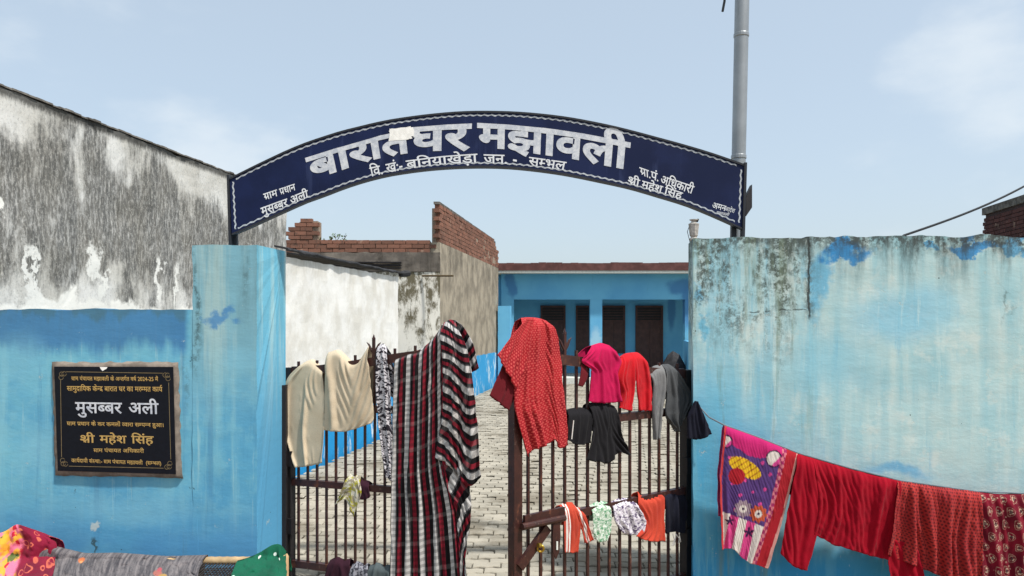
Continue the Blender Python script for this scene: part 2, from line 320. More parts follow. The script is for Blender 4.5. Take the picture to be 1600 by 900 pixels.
def mildew_white():
    g = G('mildewed_white_plaster', .95, .1); p = g.pos(); s = g.sep(p)
    w = g.sep(g.add(p, g.sc(g.add(g.noise(p, 5, 5, .65, col=True), (-.5, -.5, -.5)), (.3, .5, .5))))
    st = g.noise(g.sc(p, (8, 6, .8)), 1, 9, .72); bg_ = g.noise(g.sc(p, (1.4, 1.1, .8)), 1, 4, .6); fine = g.noise(g.sc(p, (64, 44, 11)), 1, 8, .8)
    base = g.mix(g.mr(g.noise(p, 2.2, 4), .35, .68), lin(218, 218, 214), lin(194, 192, 184))
    band = g.ma('MULTIPLY', g.mr(s[2], 1.7, 2.25), g.mr(s[2], 3.12, 2.62))
    bl = g.noise(g.sc(p, (4.5, 3.4, 2.2)), 1, 8, .72)
    m = g.ma('ADD', g.ma('ADD', g.ma('MULTIPLY', st, .25), g.ma('ADD', g.ma('MULTIPLY', bl, .32), g.ma('MULTIPLY', bg_, .43))), g.ma('MULTIPLY', band, .10))
    k = g.ma('MULTIPLY', g.mr(m, .495, .585), g.mr(fine, .36, .56, .45, 1))
    col = g.mix(g.ma('MULTIPLY', k, .88), base, g.mix(g.mr(st, .4, .6), lin(84, 82, 76), lin(58, 60, 60)))
    gr_ = g.noise(g.sc(p, (80, 60, 48)), 1, 6, .85); col = g.mix(g.ma('MULTIPLY', g.mr(gr_, .54, .62), .40), col, lin(78, 78, 74)); col = g.mix(g.ma('MULTIPLY', g.mr(gr_, .46, .39), .40), col, lin(214, 212, 204))
    f2 = g.mr(g.noise(g.sc(p, (60, 40, 22)), 1, 5, .8), .54, .66); col = g.mix(g.ma('MULTIPLY', f2, .28), col, lin(104, 100, 92))
    rim = g.mr(g.ma('ADD', s[2], g.ma('MULTIPLY', fine, .10)), 3.16, 3.21); col = g.mix(g.ma('MULTIPLY', rim, .85), col, lin(52, 52, 50))
    # white scabs of fresh lime where the skin has peeled, along the foot and in spots
    foot = g.mr(g.ma('ADD', s[2], g.ma('MULTIPLY', g.ma('SUBTRACT', g.noise(g.sc(p, (3, 2.4, 2)), 1, 6, .65), .5), .75)), 1.86, 1.80)
    col = g.mix(foot, col, lin(232, 231, 224))
    yz = (w[1], w[2])
    for y, z, ry, rz in ((5.62, 2.12, .10, .16), (5.68, 1.97, .06, .22), (6.35, 2.05, .06, .25), (6.6, 2.0, .05, .3), (4.98, 2.0, .05, .30), (5.75, 1.72, .09, .12), (7.5, 2.2, .16, .2), (7.9, 2.42, .1, .2), (4.76, 2.42, .06, .1), (5.02, 1.8, .06, .14)):
        col = g.mix(g.ma('MULTIPLY', g.blob(yz, y, z, ry*.8, rz*.8, .5), g.mr(fine, .36, .44)), col, lin(226, 226, 220))
    return g.done(col, g.ma('ADD', g.noise(p, 9, 7, .65), fine), .35, .02)
def whitewash():
    g = G('whitewash_over_blue_dado', .95, .1); p = g.pos(); s = g.sep(p)
    n = g.noise(p, 3, 6, .6); fine = g.noise(p, 22, 6, .7)
    col = g.mix(g.mr(n, .35, .65), lin(228, 227, 222), lin(210, 207, 198))
    col = g.mix(g.ma('MULTIPLY', g.mr(fine, .60, .74), .45), col, lin(160, 156, 140))
    col = grime(g, col, p, 2.5, .5, lin(120, 112, 92), .4, 6, 2)
    zz = g.ma('ADD', s[2], g.ma('MULTIPLY', g.ma('SUBTRACT', n, .5), .10))
    st = g.noise(g.sc(p, (4, 3, 1.3)), 1, 7, .7)
    blue = g.mix(g.mr(st, .54, .66), lin(42, 142, 200), lin(214, 224, 226))
    col = g.mix(g.mr(zz, 1.11, 1.08), col, blue)
    return g.done(col, g.ma('ADD', n, g.ma('MULTIPLY', fine, .6)), .4, .015)
def cement(name='raw_cement_render', c1=lin(168, 158, 140), c2=lin(132, 124, 110), dado=None, stain=.55, ztop=3.4):
    g = G(name, .95, .1); p = g.pos(); s = g.sep(p); n = g.noise(p, 2.5, 7, .62); f = g.noise(g.sc(p, (20, 20, 6)), 1, 5, .7)
    col = g.mix(g.mr(n, .35, .65), c1, c2); col = g.mix(g.ma('MULTIPLY', g.mr(f, .52, .72), .45), col, lin(98, 92, 82))
    col = grime(g, col, p, ztop, 1.6, lin(62, 58, 52), stain, 5, 1)
    if dado:
        st = g.noise(g.sc(p, (3, 2, 1.3)), 1, 7, .7)
        col = g.mix(g.mr(g.ma('ADD', s[2], g.ma('MULTIPLY', n, .12)), dado+.03, dado), col, g.mix(g.mr(st, .52, .66), lin(60, 150, 202), lin(190, 212, 220)))
    return g.done(col, g.ma('ADD', n, f), .4, .015)
def stained_white():
    g = G('flaking_white_plaster', .95, .1); p = g.pos(); f = g.noise(g.sc(p, (9, 9, 4)), 1, 7, .72); n = g.noise(g.sc(p, (3, 3, .8)), 1, 4)
    z = g.sep(p)[2]
    k = g.ma('ADD', g.ma('ADD', g.ma('MULTIPLY', f, .7), g.ma('MULTIPLY', n, .4)), g.ma('MULTIPLY', g.mr(z, 1.2, 2.8), .10))
    col = g.mix(g.mr(k, .56, .70), lin(222, 219, 208), lin(104, 98, 80))
    return g.done(col, f, .4, .015)
def bricks_mat(name='red_brick', a=lin(140, 100, 84), b=lin(112, 82, 70), d=lin(88, 74, 66)):
    g = G(name, .95, .1); r = g.rnd(); p = g.pos(); n = g.noise(p, 14, 5, .65)
    col = g.mix(r, a, b); col = g.mix(g.mr(n, .5, .72), col, d); col = g.mix(g.ma('MULTIPLY', g.mr(g.noise(p, 5, 5, .7), .60, .74), .5), col, lin(190, 165, 145))
    return g.done(col, n, .4, .008)
def veranda_blue():
    g = G('blue_veranda_paint', .8, .3); p = g.pos(); s = g.sep(p); n = g.noise(p, .9, 5, .6); st = g.noise(g.sc(p, (5, 5, .8)), 1, 5)
    col = g.mix(g.mr(n, .35, .68), lin(66, 156, 206), lin(84, 172, 214))
    w = g.warp(.25, 1.6)
    for x, z, rx, rz in ((4.95, 2.85, .45, .32), (-.05, 2.9, .22, .5), (5.1, 2.2, .2, .8)): col = g.mix(g.ma('MULTIPLY', g.blob(w, x, z, rx, rz, .5), .8), col, lin(30, 108, 172))
    col = g.mix(g.ma('MULTIPLY', g.mr(st, .58, .72), .3), col, lin(50, 130, 180))
    w2 = g.warp(.2, 4)
    col = g.mix(g.ma('MULTIPLY', g.blob(w2, 2.46, 1.25, .25, .45, .6), .6), col, lin(170, 206, 222))  # sunlit lower part of the middle pillar, painted as a paler patch
    return g.done(g.hsv(col, .90, 1.0, .495), n, .2, .01)
def pavers_mat(rnd=True):
    g = G('cream_paver' if rnd else 'cream_paver_field', .95, .1); p = g.pos(); n = g.noise(p, 1.1, 5, .6); f = g.noise(p, 30, 5, .7)
    r = g.rnd() if rnd else g.vor(g.sc(p, (4.7, 9.3, 0)), 1, 'F1', 1)
    k = g.mix(.5, r, g.noise(p, 6, 3))
    col = g.mix(g.mr(k, .25, .75), lin(166, 160, 146), lin(142, 137, 125))
    col = g.mix(g.ma('MULTIPLY', g.mr(n, .50, .64), .75), col, lin(108, 101, 88)); col = g.mix(g.ma('MULTIPLY', g.mr(f, .55, .72), .35), col, lin(130, 120, 100))
    return g.done(col, f, .4, .006)
def earth():
    g = G('dusty_earth', 1, .05); p = g.pos(); n = g.noise(p, .6, 7, .6); f = g.noise(p, 18, 6, .7)
    col = g.mix(g.mr(n, .35, .65), lin(150, 134, 108), lin(116, 102, 82)); col = g.mix(g.ma('MULTIPLY', g.mr(f, .5, .7), .5), col, lin(92, 80, 64))
    return g.done(col, f, .5, .02)
M = dict(blueR=blue_right(), blueL=blue_left(), mildew=mildew_white(), wash=whitewash(), cement=cement(dado=.98),
         cementb=cement('grey_cement_band', lin(134, 126, 116), lin(98, 92, 86), None, .8, 3.2), stained=stained_white(), brick=bricks_mat(),
         brickd=bricks_mat('dark_brick', lin(92, 62, 58), lin(72, 52, 50), lin(52, 42, 42)), vblue=veranda_blue(), paver=pavers_mat(), paverf=pavers_mat(False), earth=earth(),
         joint=plain('joint_sand', lin(116, 107, 90), .95, .1), mortar=plain('mortar', lin(150, 134, 118), .95, .1, .2, 30), capd=plain('weathered_cement_cap', lin(98, 95, 90), .95, .1, .4, 9),
         roofb=plain('brown_roof_edge', lin(98, 66, 62), .85, .2, .25, 6), cream=plain('cream_limewash', lin(205, 208, 200), .9, .1), door=plain('dark_brown_door', lin(74, 50, 46), .6, .4, .2, 8),
         dark=plain('dark_iron', lin(30, 26, 28), .55, .4), iron=plain('brown_painted_iron', lin(62, 34, 29), .5, .4, .25, 25), steel=plain('galvanised_steel', lin(150, 154, 156), .42, .5, .1, 6, .55),
         tar=plain('dark_tarpaulin', lin(52, 52, 54), .8, .25, .3, 12), ceil=plain('veranda_ceiling', lin(150, 180, 196), .9, .1), rod=plain('rusty_rod', lin(92, 78, 56), .8, .2),
         leaf=plain('dusty_leaf', lin(78, 98, 52), .8, .2, .3), wire=plain('black_cable', lin(26, 30, 34), .6, .3), brass=plain('brass', lin(170, 140, 56), .35, .5, .1, 9, .8),
         bamboo=plain('bamboo', lin(176, 150, 112), .7, .3, .2, 12), wood=plain('pale_wood', lin(196, 160, 120), .75, .3, .15, 10), cord=plain('dark_cord', lin(58, 56, 56), .9, .1, .3, 40),
         ropec=plain('clothes_rope', lin(110, 120, 128), .9, .1), mortard=plain('plaque_mortar', lin(126, 116, 106), .95, .1, .25, 18), minar=plain('stained_lime_post', lin(176, 172, 164), .95, .1, .3, 8))
# ------------------------------------------------------------------ ground and courtyard
SL = .158                                                  # the yard runs off to the right at this slope
lx = lambda Y, c=-3.70: c+SL*Y
mobj('ground', [(-900, -100, -.06), (900, -100, -.06), (900, 1500, -.06), (-900, 1500, -.06)], [(0, 1, 2, 3)], M['earth']); meta(bpy.data.objects['ground'], kind='structure')
yard = mobj('courtyard', [(lx(4.2)-.2, 4.2, -.045), (lx(4.2, 1.75), 4.2, -.045), (lx(21.7, 1.75), 21.7, -.045), (lx(21.7)-.2, 21.7, -.045)], [(0, 1, 2, 3)], M['joint']); meta(yard, kind='structure')
PL, PW, PG = .198, .100, .007
def paver_poly(sx=1, sy=1):
    xs = [-PL/2+PG/2, -PL/4, 0, PL/4, PL/2-PG/2]; zz = [0, .013, 0, .013, 0]; c = .007
    out = [(x, -PW/2+PG/2+z) for x, z in zip(xs, zz)]+[(x, PW/2-PG/2+z) for x, z in list(zip(xs, zz))[::-1]]
    inn = [(x*(1-.055), (y-.006)*.90+.006) for x, y in out]
    return out, inn
po, pi_ = paver_poly(); n_ = len(po)
pv = [(x, y, -.04) for x, y in po]+[(x, y, -.006) for x, y in po]+[(x, y, 0) for x, y in pi_]
pf = [(i, (i+1) % n_, n_+(i+1) % n_, n_+i) for i in range(n_)]+[(n_+i, n_+(i+1) % n_, 2*n_+(i+1) % n_, 2*n_+i) for i in range(n_)]+[tuple(range(2*n_, 3*n_))]
spots = []
for r_ in range(int(17.3/PW)):
    y = 4.32+r_*PW
    x = lx(y)+.14+(r_ % 2)*PL/2
    while x < lx(y, 1.75)-.12:
        spots.append((x, y)); x += PL
vis = [q for q in spots if 4.9 < q[1] and -.30*q[1] < q[0] < .245*q[1]]
near = set(sorted(vis, key=lambda q: q[1])[:300])
pme = bpy.data.meshes.new('paver'); pme.from_pydata(pv, [], pf); pme.materials.append(M['paver'])
bV = []; bF = []
for (x, y) in spots:
    z = .005*random.gauss(0, 1)-.004+.012*fbm(x*.8, y*.8, 4); rz = R(random.gauss(0, .7))
    if (x, y) in near:
        inst('paver', pme, yard, (x, y, z), (R(random.gauss(0, .5)), R(random.gauss(0, .4)), rz))
    else:
        k = len(bV); c, s_ = math.cos(rz), math.sin(rz)
        bV += [(x+a*c-b*s_, y+a*s_+b*c, z+h) for a, b, h in pv[n_:]]; bF += [tuple(i-n_+k for i in f) for f in pf[n_:]]
meta(mobj('pavers_far', bV, bF, M['paverf'], yard), kind='stuff')
# ------------------------------------------------------------------ front boundary
V, Fc = slab((-7.0, YF), (wx(301, 4.446)+.03, YF), -.1, 1.752, .23, 90, 24, .006, .012, 1)
meta(mobj('boundary_wall', V, Fc, M['blueL']), 'low blue painted wall carrying the black plaque, left of the gate', 'wall')
a, b = wx(301, 4.446), wx(401, 4.446)
V, Fc = slab((a, 4.446), (b, 4.446), -.1, lambda u: 2.137+.006*u, .4, 16, 40, .005, .009, 2, back=(.060, .375))
meta(mobj('gate_pillar', V, Fc, M['blueL']), 'square chalky blue gate pillar under the left end of the arch', 'pillar')
a, b = wx(1083, YF-.006), wx(1264, YF-.006)
V, Fc = slab((a, YF-.006), (b, YF-.006), -.1, 2.182, .3, 24, 40, .006, .010, 3, back=(.047, .32))
meta(mobj('gate_pillar', V, Fc, M['blueR']), 'broad mildewed pale blue gate pillar beside the steel pole', 'pillar')
V, Fc = slab((b-.012, YF), (6.2, YF), -.1, lambda u: 2.19+.004*math.sin(u*9), .23, 160, 36, .006, .022, 4)
meta(mobj('boundary_wall', V, Fc, M['blueR']), 'tall faded pale blue wall behind the clothes line on the right', 'wall')
# ------------------------------------------------------------------ neighbour's mildewed house, left
hx = lambda Y: -4.04+SL*Y
h = thing('plastered_house', 'tall mildewed white plaster house wall behind the left boundary wall', 'house', (hx(6.7), 6.7, 0))
V, Fc = slab((hx(4.74), 4.74), (hx(8.73), 8.73), -.1, 3.19, .3, 60, 40, .012, .022, 5, back=(-5.5, .3)); mobj('wall', V, Fc, M['mildew'], h)
m = MB(); N_ = 60
for i in range(N_):
    y0 = 4.70+(4.06)*i/N_; y1 = 4.70+4.06*(i+1)/N_; t0 = .012*fbm(i*.5, 1, 2); o0 = .012+.010*fbm(i*.7, 5, 2)
    m.hexa([(hx(y0)-.22, y0, 3.205), (hx(y0)+o0, y0, 3.196+t0*.6), (hx(y1)+o0, y1, 3.196+t0*.6), (hx(y1)-.22, y1, 3.205), (hx(y0)-.22, y0, 3.222+t0), (hx(y0)+o0-.004, y0, 3.210+t0), (hx(y1)+o0-.004, y1, 3.210+t0), (hx(y1)-.22, y1, 3.222+t0)])
m.obj('coping', M['capd'], h)
# ------------------------------------------------------------------ whitewashed wall with sheet roof edge, and low dado wall
h = thing('whitewashed_shed', 'whitewashed shed wall with blue dado and a dark sheet roof edge', 'shed', (lx(9), 9, 0))
V, Fc = slab((lx(7.9), 7.9), (lx(11.86), 11.86), -.05, lambda u: 2.40+.04*u, .2, 60, 24, .012, .012, 6, back=(-.19, .03)); mobj('wall', V, Fc, M['wash'], h)
m = MB(); pts = []
for i in range(31):
    y = 7.9+4.05*i/30; pts.append(Vector((lx(y)+.05+.02*fbm(i*.5, 3, 1), y, 2.47+.035*i/30+.02*fbm(i*.45, 7, 2))))
m.tube(pts, [.017+.007*fbm(i*.6, 1, 1) for i in range(31)], 8); m.obj('roof_edge', M['tar'], h)
m = MB()
for i in range(30):
    p, q = pts[i], pts[i+1]; up = Vector((0, 0, .02)); dn = Vector((-1.9, .25, .26)) if p.y > 9.2 else Vector((-.14, 0, .03))
    m.add([p+up, q+up, q+dn+up, p+dn+up, p, q, q+dn, p+dn], [(0, 1, 2, 3), (7, 6, 5, 4), (0, 4, 5, 1), (2, 6, 7, 3), (1, 5, 6, 2), (3, 7, 4, 0)])
m.obj('roof_sheet', M['tar'], h)
m = MB(); e = pts[-1]; m.tube([e+Vector((-.05, -.02, -.02)), e+Vector((.03, .05, 0)), e+Vector((.09, .10, .01))], [.04, .055, .045], 8); m.obj('rolled_end', M['tar'], h)
V, Fc = slab((lx(11.9), 11.9), (lx(14.48), 14.48), -.05, 1.12, .2, 20, 8, .01, .02, 7, back=(-.2, .03))
meta(mobj('boundary_wall', V, Fc, M['wash']), 'low yard wall between the whitewashed shed and the brick house', 'wall')
# ------------------------------------------------------------------ brick house
YB = 14.5; YE = 20.95; CXB = lx(YB)
h = thing('brick_house', 'unfinished brick house with broken red brick parapet above grey render', 'house', (CXB, YB, 0))
V, Fc = slab((CXB, YB), (lx(YE), YE), -.05, 3.30, .3, 40, 20, .01, .01, 8, back=(-.3, .05)); mobj('side_wall', V, Fc, M['cement'], h)
V, Fc = slab((CXB-5.2, YB-.003), (CXB-.004, YB-.003), -.05, 2.72, .25, 40, 16, .01, .008, 9, back=(0, .25)); mobj('front_wall', V, Fc, M['stained'], h)
V, Fc = slab((CXB-5.2, YB-.03), (CXB+.004, YB-.03), 2.725, 3.10, .25, 50, 5, .03, .02, 10, back=(0, .3)); mobj('cement_band', V, Fc, M['cementb'], h)
m = MB()
for k in range(3): m.box(CXB-2.6+.1*k, CXB-.75, YB-.07-.02*k, YB-.035, 2.78+.055*k, 2.80+.055*k)
m.obj('dark_strip', M['dark'], h)  # thin dark strips across the cement band
MB().box(lx(14.7)-6, lx(14.7)-.32, 14.9, YE-.3, 3.1, 3.25).obj('roof_slab', M['cementb'], h)
BL, BH, BW, BJ = .228, .072, .11, .011
bm_ = MB().box(-BL/2, BL/2, -BW/2, BW/2, -BH/2, BH/2); bme = bpy.data.meshes.new('brick'); bme.from_pydata([tuple(v) for v in bm_.V], [], bm_.F); bme.materials.append(M['brick'])
def brickwork(parent, a, b, z0, top, left_j=0, right_j=0, me=bme, rnd=random.Random(3), inset=.055):
    """running-bond courses from plan point a to b; top(u) gives the height"""
    a = Vector((a[0], a[1], 0)); b = Vector((b[0], b[1], 0)); Lw = (b-a).length; e = (b-a)/Lw; n = Vector((e.y, -e.x, 0)); ang = math.atan2(e.y, e.x)
    k = 0
    while True:
        z = z0+BH/2+k*(BH+BJ); u = (BL/2 if k % 2 == 0 else 0)+left_j*rnd.uniform(0, 1); got = False
        while u < Lw+.01:
            if z+BH/2 < top(u/Lw)+.02 and u-BL/2 > -.13:
                p = a+e*u-n*(inset+rnd.gauss(0, .004)); inst('brick', me, parent, (p.x, p.y, z+rnd.gauss(0, .002)), (0, R(rnd.gauss(0, .6)), ang+R(rnd.gauss(0, .8)))); got = True
            u += BL+BJ
        k += 1
        if not got or k > 40: break
par = mobj('parapet', *slab((CXB-.01, YB+.06), (lx(YE)-.01, YE-.03), 3.30, lambda u: 3.98-.05*u-.22*sm(.93, .97, u), .18, 30, 4, .004, .02, 11, back=(-.16, .02)), M['mortar'], h)
ptop = lambda u: 4.10-.05*u-.26*sm(.92, .96, u)
brickwork(par, (CXB, YB+.03), (lx(YE), YE), 3.305, ptop)
pier = mobj('parapet_pier', *slab((CXB-.10, YB+.045), (CXB-.03, YB+.045), 3.2, 3.98, .2, 4, 6, .01, .02, 14, back=(0, .2)), M['mortar'], h)
brickwork(pier, (CXB-.15, YB-.01), (CXB-.005, YB-.01), 3.30, lambda u: 4.06, left_j=.09, rnd=random.Random(9))
front = mobj('front_parapet', *slab((CXB-5.0, YB+.05), (CXB-.2, YB+.05), 3.10, 3.33, .15, 40, 3, .01, .02, 12, back=(0, .15)), M['mortar'], h)
brickwork(front, (CXB-3.3, YB), (CXB-.16, YB), 3.105, lambda u: 3.36)
stub = mobj('chimney_stub', *slab((CXB-2.95, YB+.05), (CXB-2.42, YB+.05), 3.33, lambda u: 3.54+.18*sm(0, .4, u), .3, 10, 6, .01, .02, 13, back=(0, .3)), M['mortar'], h)
brickwork(stub, (CXB-2.98, YB), (CXB-2.45, YB), 3.36, lambda u: 3.58+.22*sm(.05, .45, u))
m = MB()
for i in range(36):
    u0, u1 = i/36, (i+1)/36; y0 = YB+(YE-YB)*u0; y1 = YB+(YE-YB)*u1; z = ptop((u0+u1)/2)+.012*fbm(i*.9, 2, 2); zb = min(ptop(u0), ptop(u1))-.05
    m.hexa([(lx(y0)-.13, y0, zb), (lx(y0)-.012, y0, zb), (lx(y1)-.012, y1, zb), (lx(y1)-.13, y1, zb), (lx(y0)-.13, y0, z), (lx(y0)-.012, y0, z), (lx(y1)-.012, y1, z), (lx(y1)-.13, y1, z)])
m.obj('coping', M['capd'], h)
MB().tube([at(660, 431, YB-.02), at(685, 431, YB-.25), at(708, 431, YB-.5)], .018, 6).obj('rod', M['rod'], h)
# weeds on the parapet
def weed(name, label, base, n, hgt, seed):
    rr = random.Random(seed); t = thing(name, label, 'plant', base); st = MB(); lf = MB()
    for k in range(n):
        d = Vector((rr.uniform(-.6, .6), rr.uniform(-.3, .3), 1)).normalized(); l = hgt*rr.uniform(.5, 1); B = Vector(base)+Vector((rr.uniform(-.12, .12), 0, 0))
        st.tube([B, B+d*l*.5, B+d*l+Vector((.03, 0, -.02))], .006, 4)
        for q in range(9):
            p = B+d*l*rr.uniform(.35, 1); a = Vector((rr.uniform(-1, 1), rr.uniform(-1, 1), rr.uniform(-.2, .8))).normalized(); s_ = rr.uniform(.03, .06); b = a.orthogonal().normalized()*s_*.35
            lf.add([p, p+a*s_*.5+b, p+a*s_, p+a*s_*.5-b], [(0, 1, 2, 3)])
    st.obj('stem', M['rod'], t); lf.obj('foliage', M['leaf'], t)
weed('weed', 'small leafy weed growing beside the brick stub on the parapet', (at(508, 382, YB+.2)), 8, .2, 1)
weed('weed', 'thin sprig of weed standing alone on the parapet', (at(528, 382, YB+.2)), 4, .24, 5)
# ------------------------------------------------------------------ veranda building at the end of the yard
YV = 21.6; h = thing('veranda_building', 'blue single-storey building with pillared veranda at the end of the yard', 'building', (2.4, YV, 0))
X = lambda px, Y=YV: (px-CX)/F*Y
Z = lambda py, Y=YV: EYE+(HY-py)/F*Y
XL, XR = X(783), 8.2
MB().box(XL-.3, XR+.4, YV-.42, 25.2, 3.255, 3.46).obj('roof_slab', M['roofb'], h)
m = MB(); rr = random.Random(4)
for i in range(40):
    x = XL-.3+(XR-XL+.7)*i/40; m.box(x, x+(XR-XL+.7)/40-.01, YV-.40, YV-.25, 3.45, 3.462+rr.uniform(0, .03))
m.obj('roof_edge_course', M['roofb'], h)
MB().box(XL-.28, XR+.38, YV-.40, 25.1, 3.185, 3.252).obj('soffit', M['cream'], h)
V, Fc = slab((XL, YV), (XR, YV), Z(468), 3.184, .3, 40, 6, .004, 0, 21); mobj('beam', V, Fc, M['vblue'], h)
for (p0, p1) in ((783, 803), (922, 941), (1070, 1092)): MB().box(X(p0)+.004, X(p1), YV+.004, YV+.30, 0, Z(468)+.01).obj('pillar', M['vblue'], h)
YK = 23.6
V, Fc = slab((XL, YK), (XR, YK), 0, 3.18, .2, 10, 6, .004, 0, 22); mobj('back_wall', V, Fc, M['vblue'], h)
MB().box(XL-.15, XL+.02, YV+.31, YK, 0, 3.18).obj('end_wall', M['vblue'], h); MB().box(XR-.02, XR+.15, YV+.31, YK, 0, 3.18).obj('end_wall', M['vblue'], h)
MB().box(XL, XR, YV-.3, YK-.01, -.02, .16).obj('plinth', M['cream'], h)
def opening(kind, p0, p1, ztop, zbot):
    x0, x1 = X(p0, YK), X(p1, YK); y = YK
    o = MB().box(x0, x1, y-.025, y+.02, zbot, ztop).obj(kind, M['dark'], h)
    m = MB(); f = .05
    m.box(x0-.01, x0+f, y-.07, y-.027, zbot, ztop+.01); m.box(x1-f, x1+.01, y-.07, y-.027, zbot, ztop+.01); m.box(x0+f+.002, x1-f-.002, y-.07, y-.027, ztop-f, ztop+.01)
    zt = ztop-.48; m.box(x0+f+.002, x1-f-.002, y-.07, y-.027, zt-.03, zt+.03); m.obj('frame', M['door'], o)
    m = MB()
    for k in range(4): zz = zt+.08+k*.085; m.box(x0+f+.004, x1-f-.004, y-.05, y-.028, zz, zz+.022)
    m.obj('grille', M['door'], o)
    xm = (x0+x1)/2
    for (q0, q1) in ((x0+f+.004, xm-.004), (xm+.004, x1-f-.004)):
        m = MB(); m.box(q0, q1, y-.05, y-.028, zbot, zt-.034); w_ = q1-q0; nz = 3 if kind == 'door' else 2; hh = (zt-.034-zbot)/nz
        for k in range(nz): m.box(q0+.05, q1-.05, y-.060, y-.051, zbot+k*hh+.06, zbot+(k+1)*hh-.06)
        m.obj('leaf', M['door'], o)
ZD = Z(478, YK); ZW = Z(552, YK)
opening('door', 845, 883, ZD, .16); opening('window', 900, 922, ZD, ZW); opening('window', 940, 976, ZD, ZW); opening('door', 993, 1035, ZD, .16)
V, Fc = slab((X(778, 20.6), 20.6), (X(797, 20.6), 20.6), -.03, Z(478, 20.6), .3, 6, 14, .004, .006, 23, back=(.04, .25))
meta(mobj('yard_pillar', V, Fc, M['vblue']), 'short pale blue pier where the brick house meets the veranda', 'pillar')
V, Fc = slab((X(1068, 20.9), 20.9), (lx(5.2, 1.75)-.02, 5.2), -.03, 1.25, .2, 60, 10, .006, .02, 24, back=(.2, .03))
meta(mobj('boundary_wall', V, Fc, M['vblue']), 'blue yard wall running back to the veranda behind the right pillar', 'wall')
# heap under a dark sheet
g = MB(); nu, nv = 20, 10; c = Vector((X(1052, 20.2), 20.2, 0)); HV = []; HF = []
for j in range(nv+1):
    for i in range(nu):
        a = 2*math.pi*i/nu; t = j/nv; r = .40*math.sqrt(max(0, 1-t**1.6))+.01; k = 1+.22*fbm(math.cos(a)*1.3, math.sin(a)*1.3, t*2)
        HV.append((c.x+r*k*1.0*math.cos(a), c.y+r*k*.9*math.sin(a), .98*t*(1+.06*fbm(a, t*3))-.02))
for j in range(nv):
    for i in range(nu): HF.append((j*nu+i, j*nu+(i+1) % nu, (j+1)*nu+(i+1) % nu, (j+1)*nu+i))
meta(mobj('covered_heap', HV, HF, M['tar'], smooth=True), 'dark heap under a sheet in the far right corner by the veranda', 'heap')
# ------------------------------------------------------------------ far right brick house, lantern post, steel pole, cables
h = thing('brick_house', 'dark brick house corner rising above the right wall', 'house', at(1538, 510, 16)-Vector((0, 0, EYE)))
x0 = at(1538, 0, 16).x; rx = lambda Y: x0+SL*(Y-16)
wl_ = mobj('wall', *slab((rx(16)+.02, 15.98), (rx(12.5)+.02, 12.5), -.05, 4.10, .3, 14, 14, .004, .02, 31, back=(4, .3)), plain('dark_mortar', lin(74, 62, 60), .95, .1, .2, 30), h)
bmd = bme.copy(); bmd.materials.clear(); bmd.materials.append(M['brickd'])
rr = random.Random(8)
def bw2():
    a = Vector((rx(16), 16, 0)); b = Vector((rx(13.6), 13.6, 0)); e = (b-a).normalized(); ang = math.atan2(e.y, e.x); n = Vector((-e.y, e.x, 0)); k = 0
    z = 3.2
    while z < 4.02:
        u = BL/2 if k % 2 else .01+BL/4
        while u < (b-a).length: p = a+e*u+n*(.045+rr.gauss(0, .003)); inst('brick', bmd, wl_, (p.x, p.y, z), (0, 0, ang)); u += BL+BJ
        z += BH+BJ; k += 1
bw2()
m = MB(); a = Vector((rx(16.05)-.03, 16.05, 0)); b = Vector((rx(12.5)-.03, 12.5, 0))
m.hexa([a+Vector((0, 0, 4.06)), b+Vector((0, 0, 4.06)), b+Vector((.5, 0, 4.06)), a+Vector((.5, 0, 4.06)), a+Vector((0, 0, 4.21)), b+Vector((0, 0, 4.21)), b+Vector((.5, 0, 4.21)), a+Vector((.5, 0, 4.21))]); m.obj('coping', M['capd'], h)
YM = 27.0; c = at(1084, 400, YM); c.z = 0; h = thing('lantern_post', 'weathered pale post with a lantern-shaped cap showing behind the right pillar', 'post', c)
zz = lambda py: Z(py, YM)
MB().lathe((c.x, c.y, 0), [(.17, 0), (.15, zz(400)), (.13, zz(378)), (.16, zz(375)), (.16, zz(373)), (.10, zz(371))], 10).obj('shaft', M['minar'], h)
MB().lathe((c.x, c.y, 0), [(.10, zz(371)), (.15, zz(368)), (.19, zz(352)), (.20, zz(350)), (.10, zz(348)), (.09, zz(345)), (.16, zz(344)), (.16, zz(343))], 8).obj('lantern', M['minar'], h)
MB().tube([at(1084, 344, YM), at(1090, 346, YM), at(1091, 342, YM)], .035, 6).obj('hook', M['tar'], h)
MB().tube([at(1092, 352, YM), at(1080, 350, YM)], .02, 6).obj('arm', M['tar'], h)
MB().tube([at(1079, 348, YM), at(1074, 362, YM), at(1078, 378, YM), at(1076, 395, YM)], .012, 5).obj('wire', M['wire'], h)
YP = 4.86
h = thing('steel_pole', 'tall galvanised steel pole rising behind the arch', 'pole', at(1151, 510, YP)-Vector((0, 0, EYE)))
pt = at(1159.5, 0, YP); pb = at(1152, 350, YP); dd = (pt-pb)/(pt.z-pb.z)
p0 = pb+dd*(-.05-pb.z); p1 = pb+dd*(4.6-pb.z); m = MB(); m.tube([p0.lerp(p1, i/10) for i in range(11)], [.043+.004*(i/10) for i in range(11)], 20); m.obj('shaft', M['steel'], h, smooth=True)
m = MB(); q = pb+dd*(at(0, 318, YP).z-pb.z); m.add([q+Vector(v) for v in ((.04, -.05, -.09), (.085, -.03, -.03), (.085, -.03, .12), (.04, -.05, .03), (.04, .02, -.09), (.085, .02, -.03), (.085, .02, .12), (.04, .02, .03))], [(0, 1, 2, 3), (7, 6, 5, 4), (0, 4, 5, 1), (1, 5, 6, 2), (2, 6, 7, 3), (3, 7, 4, 0)]); m.obj('bracket', M['dark'], h)
